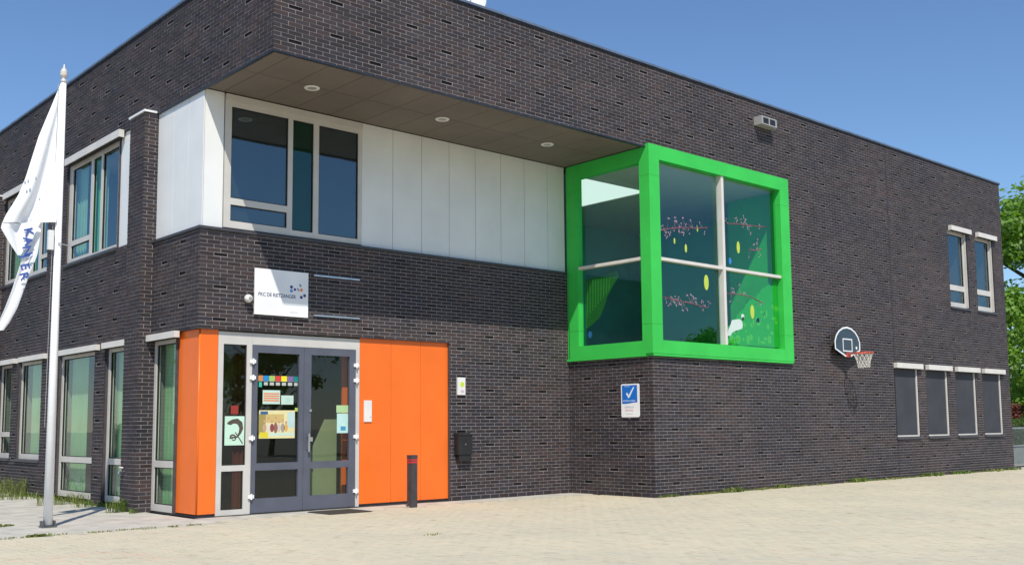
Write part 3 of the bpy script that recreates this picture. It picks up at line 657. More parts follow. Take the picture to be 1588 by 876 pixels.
# ------------------------------------------------------------------ wall signs by the entrance
s = P0('notice_plate', 'narrow white plate on the orange panel beside the door', 'sign', MB().fbox(FA, 3.085, 3.24, 1.45, 1.82, -.055, -.035), M['plastic'])
text('lettering', 'entree', .035, FA, 3.19, 1.52, -.0345, ink2, s, sx=.6)
s.children[0].name = 'lettering'
s = P0('intercom', 'white wall plate with yellow green dot above the letterbox', 'intercom', MB().fbox(FA, 5.10, 5.285, 1.94, 2.265, .002, .035), M['plastic'])
disc(FA, 5.21, 2.135, .05, .0355, flat('yellow_green', (.55, .75, .05)), s, 'button_dot')
MB().fbox(FA, 5.17, 5.25, 1.985, 2.03, .0352, .038).build('speaker_grille', flat('pale_pink', (.6, .5, .55)), s)
mbx = P0('letterbox', 'black wall mounted letterbox right of the orange panels', 'letterbox', MB().fbox(FA, 5.04, 5.37, .84, 1.20, .002, .13), M['black'])
MB().prism(Fac((0, 0, 0), (0, -1, 0), (-1, 0, 0)), [(.0, 1.202), (.15, 1.202), (.15, 1.212), (.0, 1.245)], -5.375, -5.035).build('lid', flat('letterbox_lid', (.03, .03, .032), .3), mbx)
MB().fbox(FA, 5.08, 5.33, 1.12, 1.15, .1302, .134).build('flap', M['seam'], mbx)
MB().fbox(FA, 5.195, 5.215, 1.02, 1.04, .1302, .138).build('lock', M['steel'], mbx)
MB().fbox(FA, 5.07, 5.34, .72, .835, .002, .11).build('newspaper_tray', M['black'], mbx)

# blue tick sign on the side wall
FSx = Fac((X1, 0, 0), (0, -1, 0), (-1, 0, 0))
def rrect(u0, u1, z0, z1, r, n=5):
    p = []
    for (cx_, cz_, a0) in ((u1-r, z1-r, 0), (u0+r, z1-r, 90), (u0+r, z0+r, 180), (u1-r, z0+r, 270)):
        for i in range(n+1):
            a = math.radians(a0+90*i/n); p.append((cx_+r*math.cos(a), cz_+r*math.sin(a)))
    return p
s = P0('certificate_sign', 'upright white and blue sign with a tick mark under the green bay', 'sign', MB().prism(FSx, rrect(1.44, 1.90, 1.505, 2.145, .03), .012, .03), M['whitemetal'])
blue = flat('sign_blue', (.01, .16, .58)); lb = flat('tick_white', (.75, .85, .95))
MB().prism(FSx, [(1.465, 2.12), (1.465, 1.765), (1.55, 1.762), (1.66, 1.77), (1.77, 1.785), (1.855, 1.785), (1.855, 2.12)], .0302, .0312).build('blue_field', blue, s)
MB().prism(FSx, [(1.57, 1.955), (1.60, 1.985), (1.635, 1.925), (1.76, 2.085), (1.785, 2.08), (1.66, 1.885), (1.63, 1.87)], .0314, .0324).build('tick_mark', lb, s)
text('lettering', 'SCHOON & VEILIG', .044, FSx, 1.475, 1.805, .0314, lb, s, sx=.90)
text('lettering', 'de school is', .028, FSx, 1.53, 2.09, .0314, lb, s)
text('lettering', 'SCHOOL &', .055, FSx, 1.53, 1.68, .0304, flat('grey_ink', (.25, .27, .3)), s, sx=.85)
text('lettering', 'OMGEVING', .05, FSx, 1.53, 1.62, .0304, flat('pink_ink', (.55, .2, .25)), s, sx=.85)
text('lettering', 'gecontroleerd', .03, FSx, 1.56, 1.56, .0304, ink2, s)
MB().fbox(FSx, 1.62, 1.68, 1.47, 1.50, .002, .03).build('bracket', M['steel'], s)

# ------------------------------------------------------------------ posters and stickers on the entrance glass
GZ = -.0785
def poster(name, label, cat, u0, u1, z0, z1, m_, group='posters and stickers on the entrance glass'):
    return P0(name, label, cat, MB().fbox(FA, u0, u1, z0, z1, GZ, GZ+.002), m_, group)
pale = flat('pale_mint_paper', (.55, .72, .62)); strip = None
cols = [('p_orange', (.65, .25, .07)), ('p_blue', (.01, .25, .62)), ('p_lime', (.35, .55, .12)), ('p_red', (.65, .05, .05)), ('p_yellow', (.85, .75, .02)), ('p_purple', (.22, .13, .33)), ('p_teal', (.01, .22, .22))]
st = poster('colour_strip', 'strip of seven coloured squares high on the left door glass', 'sticker', 1.075, 1.815, 2.11, 2.112, pale)
xs = [1.075, 1.165, 1.27, 1.38, 1.49, 1.60, 1.715, 1.815]
for i, (nm, c) in enumerate(cols): MB().fbox(FA, xs[i]+.003, xs[i+1]-.003, 2.113, 2.20, GZ+.0002, GZ+.0022).build('coloured_square', flat(nm, c), st)
for i in range(7): MB().fbox(FA, xs[i]+.015, xs[i+1]-.02, 2.045-(.03 if i == 0 else 0), 2.095, GZ+.0002, GZ+.0022).build('picture_label', flat('p_lt', (.05, .5, .35)) if i == 0 else flat('p_grey', (.5, .52, .48)), st)
p = poster('poster', 'pale poster with orange stripes on the left door glass', 'poster', 1.162, 1.475, 1.742, 1.967, pale)
for k in range(4): MB().prism(FA, [(1.18, 1.79+k*.036), (1.46, 1.785+k*.038), (1.46, 1.808+k*.038), (1.18, 1.813+k*.036)], GZ+.0022, GZ+.003).build('stripe', flat('p_orange2', (.75, .25, .10)), p)
p = poster('paper_notice', 'small mint paper notice on the left door glass', 'notice', 1.495, 1.722, 1.738, 1.885, pale)
MB().fbox(FA, 1.58, 1.66, 1.765, 1.85, GZ+.0022, GZ+.003).build('print_block', flat('p_pale', (.48, .66, .55)), p)
poster('yellow_sticker', 'tiny yellow green sticker at the left door meeting edge', 'sticker', 1.752, 1.803, 1.625, 1.685, flat('p_yg', (.5, .6, .12)))
p = poster('photo_poster', 'large yellow photo poster of a group of children on the left door glass', 'poster', 1.103, 1.752, 1.19, 1.642, flat('p_cream', (.75, .68, .36)))
MB().fbox(FA, 1.105, 1.22, 1.25, 1.58, GZ+.0022, GZ+.0026).build('print_block', flat('p_olive', (.35, .28, .08)), p)
MB().fbox(FA, 1.22, 1.55, 1.44, 1.58, GZ+.0022, GZ+.0026).build('print_block', flat('p_gold', (.60, .45, .16)), p)
MB().fbox(FA, 1.62, 1.745, 1.36, 1.61, GZ+.0022, GZ+.0026).build('print_block', flat('p_skyb', (.50, .66, .62)), p)
MB().fbox(FA, 1.125, 1.26, 1.575, 1.625, GZ+.0028, GZ+.0031).build('print_block', flat('p_navy', (.05, .12, .25)), p)
MB().fbox(FA, 1.115, 1.265, 1.20, 1.29, GZ+.0028, GZ+.0031).build('print_block', flat('p_yel2', (.72, .60, .03)), p)
MB().fbox(FA, 1.285, 1.74, 1.235, 1.275, GZ+.0028, GZ+.0031).build('print_block', pale, p)
for i, (u, h, c) in enumerate(((1.20, .19, (.5, .35, .2)), (1.27, .24, (.7, .62, .5)), (1.335, .19, (.25, .06, .06)), (1.40, .25, (.30, .12, .10)), (1.46, .18, (.6, .5, .4)), (1.53, .21, (.35, .30, .28)), (1.59, .17, (.7, .4, .1)))):
    disc(FA, u, 1.275+h, .022, GZ+.0032, flat('p_skin', (.55, .34, .22)), p, 'printed_head')
    MB().prism(FA, [(u+.036*math.cos(a_*.5236), 1.36+(.07+(h-.19)*.3)*math.sin(a_*.5236)) for a_ in range(12)], GZ+.0032, GZ+.0036).build('printed_figure', flat('p_f%d' % i, c), p)
poster('green_sticker', 'light green paper high on the right door glass', 'sticker', 2.548, 2.782, 1.607, 1.732, flat('p_lgreen', (.42, .62, .30)))
p = poster('paper_notice', 'pale paper with small blue print on the right door glass', 'notice', 2.56, 2.782, 1.262, 1.594, flat('p_aqua', (.50, .74, .68)))
MB().fbox(FA, 2.635, 2.735, 1.305, 1.375, GZ+.0022, GZ+.003).build('print_block', flat('p_blue2', (.05, .30, .50)), p)
poster('red_sticker', 'small dark red sticker on the narrow side light', 'sticker', .61, .74, 1.58, 1.715, flat('p_dred', (.30, .03, .02)))
p = poster('lizard_picture', 'mint paper with a brown lizard drawing on the side light', 'poster', .512, .848, 1.092, 1.547, flat('p_mint2', (.55, .78, .62)))
br = flat('p_brown', (.09, .07, .05))
mb = MB(); q = []
for i in range(20):                                # curled tail and arched body
    if i < 12: a = math.radians(-200+i*34); r = .018+.0042*i; q.append(FA.P(.66+r*math.cos(a), 1.20+r*math.sin(a), GZ+.004))
    else: q.append(FA.P(*((.72, 1.22), (.77, 1.28), (.795, 1.355), (.775, 1.43), (.72, 1.47), (.65, 1.465), (.60, 1.44), (.555, 1.435))[i-12], GZ+.004))
mb.tube(q, [.005+.0009*i for i in range(12)]+[.014, .022, .034, .042, .042, .034, .034, .012], 8)
mb.v = [(v[0], -(GZ+.003)+(v[1]+(GZ+.004))*.05, v[2]) for v in mb.v]; mb.build('lizard_print', br, p)
MB().prism(FA, [(.815, 1.11), (.83, 1.12), (.70, 1.30), (.685, 1.29)], GZ+.0022, GZ+.0028).build('branch_print', br, p)

# ------------------------------------------------------------------ decorations on the bay glass
def stick(name, label, cat, poly, m_, F=FB, d=-.054, group='window decorations in the green bay'):
    return P0(name, label, cat, MB().prism(F, poly, d, d+.0015), m_, group)
def ov(u, z, a, b, n=18): return [(u+a*math.cos(2*math.pi*i/n), z+b*math.sin(2*math.pi*i/n)) for i in range(n)]
yg = flat('lantern_yellow_green', (.50, .62, .08), .6)
for (u, z, a, b, lab) in ((10.98, 5.06, .055, .13, 'yellow green oval lantern sticker in the upper right pane of the green bay'), (9.86, 4.22, .075, .16, 'largest pale green oval lantern sticker in the lower left pane'),
                          (11.41, 3.72, .07, .15, 'yellow oval lantern sticker in the lower right pane'), (9.23, 4.85, .035, .085, 'small green oval sticker low in the upper left pane'),
                          (8.88, 4.96, .025, .06, 'tiny oval sticker nearest the green corner post'), (9.615, 5.28, .02, .05, 'tiny pale oval sticker high in the upper left pane')):
    stick('lantern_sticker', lab, 'sticker', ov(u, z, a, b), yg)
stick('blue_sticker', 'blue round sticker beside the cream mullion', 'sticker', ov(10.68, 4.74, .05, .07), flat('sticker_blue', (.03, .22, .55)))
sh = stick('sheep_sticker', 'white sheep shaped sticker in the lower right pane', 'sticker', [(10.55, 3.30), (10.62, 3.38), (10.68, 3.50), (10.80, 3.52), (10.95, 3.54), (11.03, 3.50), (11.06, 3.42), (11.02, 3.34), (10.9, 3.31), (10.78, 3.28), (10.68, 3.24), (10.60, 3.16), (10.52, 3.18)], flat('sheep_white', (.62, .72, .66)))
disc(FB, 11.06, 3.60, .055, -.0522, flat('sheep_white', (.6, .7, .65)), sh, 'head'); disc(FB, 11.07, 3.56, .035, -.0508, M['black'], sh, 'face')
bush = flat('bush_green', (.015, .42, .01), .7); bushd = flat('bush_dark_green', (.01, .20, .015), .7)
def blob(u0, u1, z0, pts, seed):
    r_ = random.Random(seed); p = [(u0, z0)]; n = len(pts)
    for i in range(n*6+1):
        t = i/(n*6); k = min(n-2, int(t*(n-1))); f = t*(n-1)-k; h = pts[k]*(1-f)+pts[k+1]*f
        p.append((u0+(u1-u0)*t, z0+h*(1+r_.uniform(-.05, .05))))
    p.append((u1, z0)); return p
bs = stick('bush_sticker', 'bright green leafy bush sticker filling the lower right pane', 'sticker', blob(10.42, 12.36, 3.0, [.25, .5, .75, 1.0, 1.15, 1.35, 1.45], 3), bush, d=-.0535-.006)
r_ = random.Random(5)
for k in range(34):
    u = 10.5+1.8*r_.random(); z = 3.05+(.10+.85*(u-10.42)/1.9)*r_.random(); MB().prism(FB, ov(u, z, r_.uniform(.03, .10), r_.uniform(.03, .10), 7), -.0578, -.0570).build('leaf_shape', flat('bush_lime', (.10, .55, .02), .7), bs)
gs = stick('grass_sticker', 'green leafy grass sticker in the lower left side pane', 'sticker', [(.44, 3.30), (.44, 4.30), (.80, 4.34), (1.10, 4.36), (1.34, 4.40), (1.36, 4.28), (1.22, 4.12), (1.05, 3.92), (.96, 3.70), (.84, 3.52), (.66, 3.40)], flat('grass_sticker_green', (.02, .15, .015), .7), F=FS2, d=-.1235)
for k in range(9): MB().prism(FS2, [(.48+k*.075, 3.55+k*.06), (.505+k*.075, 3.53+k*.06), (.515+k*.078, 4.28+k*.006), (.485+k*.078, 4.26+k*.006)], -.1219, -.1213).build('blade_shape', flat('bush_lime2', (.05, .30, .02), .7), gs)
rbn = stick('floor_toy_sticker', 'small dark blue round sticker low in the left side pane', 'sticker', ov(.56, 3.18, .05, .07), flat('sticker_blue2', (.02, .12, .35)), F=FS2, d=-.1185)
pink = flat('branch_pink', (.24, .06, .09), .6); pet = flat('petal_pink', (.42, .28, .36), .6)
def branch(label, pts, twigs, seed):
    r_ = random.Random(seed); root = tag(MB().tube([FB.P(u, z, -.053) for u, z in pts], .009, 4).build('branch_sticker', pink), label, 'sticker', 'window decorations in the green bay')
    mb = MB()
    for _ in range(twigs):
        i = r_.randrange(len(pts)-1); t = r_.random(); u = pts[i][0]*(1-t)+pts[i+1][0]*t; z = pts[i][1]*(1-t)+pts[i+1][1]*t
        a = r_.uniform(0, 6.28); l = r_.uniform(.08, .24); u2, z2 = u+l*math.cos(a), z+l*math.sin(a)*.9
        mb.prism(FB, [(u, z), (u+.008, z+.008), (u2, z2)], -.0535, -.0525)
        for _k in range(2): mb.prism(FB, ov(u2+r_.uniform(-.04, .04), z2+r_.uniform(-.04, .04), .014, .017, 6), -.0535, -.0525)
    mb.build('blossoms', pet, root, kind='stuff')
branch('pink blossom branch sticker across the upper left pane', [(8.45, 5.12), (8.8, 5.2), (9.2, 5.27), (9.6, 5.30), (9.95, 5.36)], 26, 1)
branch('pink blossom branch sticker across the upper right pane', [(10.6, 5.52), (11.0, 5.56), (11.4, 5.58), (12.0, 5.62)], 14, 2)
branch('short red branch sticker near the right jamb', [(11.35, 5.05), (11.6, 5.06), (11.85, 5.12)], 6, 3)
branch('red branch sticker in the lower right pane', [(10.55, 4.05), (11.0, 4.06), (11.4, 4.04), (11.75, 3.95)], 12, 4)
branch('pale blossom branch sticker in the lower left pane', [(8.5, 3.82), (8.9, 3.78), (9.4, 3.75), (9.9, 3.70)], 24, 5)

# ------------------------------------------------------------------ basketball hoop
hp = empty('basketball_hoop', (14.755, -D, 2.95)); tag(hp, 'wall mounted basketball backboard with orange rim and white net', 'basketball hoop')
def hchild(o, par=hp):
    o.parent = par; o.location = tuple(-c for c in (14.755, -D, 2.95)) if par == hp else (0, 0, 0); return o
fan = [(14.64, 2.88), (14.87, 2.88), (15.30, 3.04), (15.31, 3.22), (15.24, 3.36), (15.12, 3.47), (14.95, 3.55), (14.755, 3.58), (14.56, 3.55), (14.39, 3.47), (14.27, 3.36), (14.20, 3.22), (14.21, 3.04)]
FH = Fac((0, -D-.18, 0), (1, 0, 0), (0, -1, 0))
bdp = hchild(MB().prism(FH, fan, -.012, .012).build('backboard', M['board']))
def outline(poly, w_, d0, d1, F=FH):
    cx_ = sum(p[0] for p in poly)/len(poly); cz_ = sum(p[1] for p in poly)/len(poly); mb = MB(); n = len(poly)
    inn = []
    for (u, z) in poly:
        l = math.hypot(u-cx_, z-cz_); inn.append((u-(u-cx_)/l*w_, z-(z-cz_)/l*w_))
    for i in range(n): j = (i+1) % n; mb.prism(F, [poly[i], poly[j], inn[j], inn[i]], d0, d1)
    return mb
hchild(outline(fan, .04, .0122, .016).build('white_border', M['whitemetal']))
hchild(MB().plate(FH, 14.55, 14.96, 3.0, 3.30, .0122, .015, [(14.575, 14.935, 3.025, 3.275)]).build('target_square', M['whitemetal']))
hchild(disc(FH, 15.14, 3.10, .035, .013, M['whitemetal'], None, 'round_badge'))
hchild(MB().fbox(FB, 14.6, 14.91, 2.90, 3.3, .002, .165).build('wall_bracket', M['darkmetal']))
hchild(MB().fbox(FH, 14.67, 14.84, 2.87, 2.97, .017, .04).fbox(FH, 14.71, 14.80, 2.93, 2.955, .04, .17).build('rim_bracket', M['rim']))
rc = (14.755, -D-.18-.40, 2.95); rr = .225
ring = [(rc[0]+rr*math.cos(2*math.pi*i/32), rc[1]+rr*math.sin(2*math.pi*i/32), rc[2]) for i in range(33)]
hchild(MB().tube(ring, .014, 8, cap=False).build('rim', M['rim'], smooth=True))
mb = MB(); lv = [(.222, -.015), (.175, -.11), (.145, -.20), (.135, -.28), (.13, -.34)]
for j in range(12):
    for sgn in (-1, 1):
        pts = []
        for i, (r_, h_) in enumerate(lv):
            a = 2*math.pi*(j+sgn*(i % 2)*.5+.25)/12; pts.append((rc[0]+r_*math.cos(a), rc[1]+r_*math.sin(a), rc[2]+h_))
        mb.tube(pts, .006, 4)
hchild(mb.build('net', M['net']))

# ------------------------------------------------------------------ bollard, mat, tap
bo = P0('bollard', 'dark square bollard with red band in front of the orange panels', 'bollard', MB().box(3.52, 3.645, -.745, -.62, 0, .79), M['bollard'])
MB().box(3.517, 3.648, -.748, -.617, .812, .88).build('cap', M['bollard'], bo); MB().box(3.518, 3.647, -.747, -.618, .791, .811).build('red_band', M['red'], bo)
MB().box(3.5175, 3.6475, -.7475, -.6175, .745, .775).build('red_band', M['red'], bo)
MB().box(3.50, 3.52, -.70, -.66, 0, .03).build('foot_bolt', M['steel'], bo)
mt = P0('door_mat', 'dark ribbed scraper mat sunk before the entrance doors', 'mat', MB().plate(Fac((0, 0, .004), (1, 0, 0), (0, 0, 1)), 0, 0.001, 0, .001, 0, .001), M['black']) if False else None
mt = P0('door_mat', 'dark scraper mat lying before the entrance doors', 'mat', MB().box(1.80, 2.60, -.95, -.27, .003, .012), flat('mat_brown', (.05, .042, .035), .9))
rb = MB()
for k in range(20): rb.box(1.82+k*.039, 1.835+k*.039, -.93, -.29, .0122, .018)
rb.build('ribs', flat('mat_rib', (.09, .075, .06), .8), mt, kind='stuff')
tp_ = P0('outdoor_tap', 'small metal tap on the brick pier', 'tap', MB().tube([(-.2, 2.23, .66), (-.29, 2.23, .66), (-.31, 2.23, .62)], .014, 8).tube([(-.26, 2.23, .66), (-.26, 2.23, .72)], .009, 8), M['steel'])
MB().tube([(-.26, 2.17, .725), (-.26, 2.29, .725)], .012, 8).build('tap_handle', M['whitemetal'], tp_)
# satellite dish on the roof edge
ds = P0('satellite_dish', 'white dish just showing above the roof edge', 'dish', MB().lathe((3.98, -1.85, 8.72), [(.0, -.06), (.12, -.05), (.24, -.01), (.30, .04), (.29, .045), (.12, -.035), (0, -.045)], 24, 'y'), M['whitemetal'], smooth=True)
MB().tube([(3.98, -1.80, 8.16), (3.98, -1.80, 8.70)], .025, 8).build('mast', M['steel'], ds)

# ------------------------------------------------------------------ flagpole, flag
fp = empty('flagpole', (-2.04, .26, 0)); tag(fp, 'tall white flagpole with a silver finial left of the entrance', 'flagpole')
def fchild(o): o.parent = fp; o.location = (2.04, -.26, 0); return o
fchild(MB().tube([(-2.04, .26, .03), (-2.04, .26, 3.0), (-2.04, .26, 6.40)], [.064, .052, .038], 20).build('pole', flat('pole_white_paint', (.95, .95, .94), .75), smooth=True))
fchild(MB().box(-2.14, -1.94, .18, .34, 0, .02).box(-2.13, -2.112, .2, .32, .02, .09).box(-1.968, -1.95, .2, .32, .02, .09).build('base_plate', flat('galvanised_dark', (.10, .10, .10), .5)))
fchild(MB().lathe((-2.04, .26, 6.40), [(.0, 0), (.04, 0), (.04, .05), (.026, .055), (.028, .08), (.050, .10), (.056, .125), (.05, .145), (.053, .155), (.045, .19), (.025, .22), (.012, .24), (.010, .27), (.0, .29)], 20).build('finial', flat('finial_silver', (.62, .58, .52), .25), smooth=True))
fchild(MB().tube([(-2.115, .25, 6.38), (-2.12, .25, 4.2), (-2.13, .26, 1.4)], .004, 5).build('halyard', flat('rope_grey', (.35, .35, .35))))
fchild(MB().box(-2.19, -2.115, .20, .26, 3.92, 4.20).build('counterweight', M['plastic']))
fchild(MB().tube([(-2.06, .2, 4.02), (-1.9, .16, 3.99)], .008, 5).build('cleat', M['steel']))
def bpx(u, v, y):                                 # photo measurement to the vertical plane at this y
    d = FWD+RGT*(u-794-PX)/FPX-UPV*(v-438-PY)/FPX; t = (y-CAM[1])/d[1]; p = CAM+t*d; return p
def cloth(rows, amp, ph, y0, n=26):
    mb = MB(); vs = []; m_ = len(rows)
    for i, (v, a, b) in enumerate(rows):
        for j in range(n+1):
            s_ = j/n; p = bpx(a+(b-a)*s_, v, y0); wdt = (b-a)/60
            off = amp*wdt*math.sin(s_*7.5+ph+v*.010)+amp*.3*wdt*math.sin(s_*15+v*.02)
            vs.append((p[0], p[1]+off, p[2]))
    fs = [(i*(n+1)+j, i*(n+1)+j+1, (i+1)*(n+1)+j+1, (i+1)*(n+1)+j) for i in range(m_-1) for j in range(n)]
    mb.add(vs, fs); return mb
def interp(rows, step):
    out = []; 
    v = rows[0][0]
    while v < rows[-1][0]:
        for a, b in zip(rows[:-1], rows[1:]):
            if a[0] <= v <= b[0]:
                t = (v-a[0])/(b[0]-a[0]); out.append((v, a[1]+(b[1]-a[1])*t, a[2]+(b[2]-a[2])*t)); break
        v += step
    out.append(rows[-1]); return out
main = interp([(128, 95, 98.5), (160, 82, 97.4), (212, 60, 94.8), (276, 39, 91), (304, 27, 89), (335, 7, 86.5), (345.5, 2.5, 85.5)], 6)
low = interp([(345.5, 2.5, 62), (354, 0.5, 57), (375, 13, 48), (397, 28, 31)], 4)
tail = interp([(338, 43, 66), (360, 41, 63), (395, 36, 58), (422, 27, 47), (450, 18, 37), (478, 7, 27), (500, -3, 15), (512, -7, 6)], 6)
fg = tag(cloth(main, .05, .6, .26).build('flag', M['cloth'], smooth=True), 'white school flag with blue letters hanging limp from the flagpole', 'flag')
cloth(low, .04, .6, .25).build('lower_fold', M['cloth'], fg, smooth=True)
cloth(tail, .04, 1, .31, 10).build('tail_fold', M['cloth'], fg, smooth=True)
fb_ = flat('flag_blue', (.05, .10, .36))
for k, ch in enumerate('KANJER'):
    q = bpx(43.5-1.0*k-.25*k*k*.3, 360+13.8*k, .22)
    o = text('letter', ch, .185, FA, 0, 0, 0, fb_, fg, bold=.004)
    o.data.transform(Matrix.Translation((-.06, 0, -.05)))
    o.data.transform(Matrix.Rotation(math.radians(72), 4, 'Y')); o.data.transform(Matrix.Scale(.9, 4, (1, 0, 0)))
    o.location = (q[0], q[1], q[2])
for (u, v) in ((39, 283), (44, 281), (56, 277)):
    q = bpx(u, v, .15); MB().box(q[0]-.012, q[0]+.012, q[1]-.001, q[1], q[2]-.03, q[2]+.02).build('faint_letter', flat('flag_grey', (.42, .44, .50)), fg)

# ------------------------------------------------------------------ weeds, grass
def tuft(name, label, x, y, h, r, n, m_, seed, broad=False, group=None):
    r_ = random.Random(seed); mb = MB()
    for i in range(n):
        a = r_.uniform(0, 6.283); rr_ = r*math.sqrt(r_.random()); bx, by = x+rr_*math.cos(a)*1.5, y+rr_*math.sin(a)*.6
        a2 = r_.uniform(0, 6.283); hh = h*r_.uniform(.4, 1.0); ln = hh*r_.uniform(.3, .9); wd = (.022 if broad else .007)*r_.uniform(.7, 1.3)
        dx, dy = math.cos(a2), math.sin(a2); px_, py_ = -dy*wd, dx*wd
        p0 = (bx, by, -.01); p1 = (bx+dx*ln*.35, by+dy*ln*.35, hh*.65); p2 = (bx+dx*ln, by+dy*ln, hh*(.55 if broad else .9))
        mb.add([(p0[0]-px_*.5, p0[1]-py_*.5, p0[2]), (p0[0]+px_*.5, p0[1]+py_*.5, p0[2]), (p1[0]+px_, p1[1]+py_, p1[2]), (p1[0]-px_, p1[1]-py_, p1[2]), p2], [(0, 1, 2, 3), (3, 2, 4)])
    o = mb.build(name, m_); return tag(o, label, 'weed', group)
def fringe(name, x0, x1, y0, y1, n, seed, m_):
    r_ = random.Random(seed); mb = MB()
    for i in range(n):
        t = r_.random(); t2 = (math.sin(t*37+seed)+math.sin(t*91)+math.sin(t*13)); 
        if t2 < r_.uniform(-1.4, 1.2): continue
        x, y = x0+(x1-x0)*t, y0+(y1-y0)*t; off = abs(r_.gauss(0, .028)); a = r_.uniform(0, 6.28); h = r_.uniform(.012, .045)
        if abs(x1-x0) > abs(y1-y0): y -= off
        else: x -= off
        dx, dy = math.cos(a)*.014, math.sin(a)*.014; mb.add([(x-dx, y-dy, -.004), (x+dx, y+dy, -.004), (x+dy*2, y-dx*2, h)], [(0, 1, 2)])
    o = mb.build(name, m_); o['kind'] = 'stuff'; o['label'] = 'low moss and seedlings in the joint at the wall foot'; o['category'] = 'ground cover'; return o
fringe('moss_fringe', 8.1, 23.9, -D-.004, -D-.004, 5200, 3, M['drygrass']); fringe('moss_fringe', -.004, -.004, 2.5, 11, 2400, 4, M['drygrass'])
WG = 'weeds along the foot of the wall'
tuft('weed', 'largest leafy weed at the foot of the wall right of the green bay', 10.32, -D-.12, .16, .20, 60, M['weed'], 1, True, WG)
tuft('weed', 'low weeds just right of the projecting brick corner', 8.45, -D-.05, .07, .14, 40, M['weed'], 2, True, WG)
tuft('weed', 'small weeds between the corner and the largest leafy weed', 9.5, -D-.05, .06, .22, 40, M['drygrass'], 3, True, WG)
tuft('weed', 'pair of leafy weeds below the basketball hoop on its left side', 12.15, -D-.07, .13, .17, 50, M['weed'], 4, True, WG)
tuft('weed', 'leafy weed under the wall between bay and hoop', 11.3, -D-.05, .08, .25, 40, M['drygrass'], 14, True, WG)
tuft('weed', 'thin grassy weeds directly under the hoop', 13.4, -D-.05, .06, .35, 60, M['drygrass'], 5, False, WG)
tuft('weed', 'bushy weed right of the hoop before the screened windows', 15.15, -D-.08, .16, .22, 60, M['weed'], 6, True, WG)
tuft('weed', 'low weed before the first screened window', 16.6, -D-.05, .07, .35, 60, M['drygrass'], 7, True, WG)
tuft('weed', 'weed under the second screened window', 18.7, -D-.08, .14, .35, 60, M['weed'], 8, True, WG)
tuft('weed', 'weed under the third screened window', 20.4, -D-.08, .12, .35, 60, M['weed'], 9, True, WG)
tuft('weed', 'weed under the fourth screened window', 22.2, -D-.07, .10, .45, 70, M['drygrass'], 10, True, WG)
tuft('weed', 'weed at the far end of the wall by the fence', 23.5, -D-.08, .10, .35, 60, M['weed'], 11, True, WG)
LG = 'grass tufts along the left facade'
tuft('grass_tuft', 'bright weed at the foot of the brick pier', -.32, 2.15, .28, .16, 110, M['weed'], 21, False, LG)
tuft('grass_tuft', 'small sprig right of the pier weed', -.26, 1.70, .12, .05, 24, M['weed'], 22, False, LG)
tuft('grass_tuft', 'yellowing grass under the wide tall window', -.22, 4.75, .28, .38, 170, M['drygrass'], 23, False, LG)
tuft('grass_tuft', 'grass between the two tall windows', -.2, 3.75, .15, .22, 70, M['weed'], 24, False, LG)
tuft('grass_tuft', 'tall grass under the high silled window', -.3, 7.9, .50, .42, 220, M['drygrass'], 25, False, LG)
tuft('grass_tuft', 'lower grass beside the tall grass near the flagpole', -.25, 6.9, .20, .42, 110, M['weed'], 26, False, LG)
EG = 'weeds in the paving joint by the flagpole'
tuft('grass_tuft', 'flat weed in the paving left of the flagpole foot', -2.75, .9, .05, .30, 120, M['drygrass'], 27, True, EG)
tuft('grass_tuft', 'weed on the paving edge left below the flagpole', -2.55, -.97, .05, .10, 50, M['drygrass'], 28, True, EG)
for k, (x, r_) in enumerate(((-2.9, .12), (-2.35, .12), (-1.85, .10), (-1.45, .15), (-1.15, .12), (-.75, .06), (-.45, .08))):
    tuft('grass_tuft', ('first', 'second', 'third', 'fourth', 'fifth', 'sixth', 'seventh')[k]+' sprig from the left in the paving edge joint', x, -.965, .025, r_, 30, M['drygrass'], 40+k, False, EG)
tuft('grass_tuft', 'lone sprig in the open paving below the bollard', 1.05, -4.55, .03, .10, 26, M['drygrass'], 60, False)

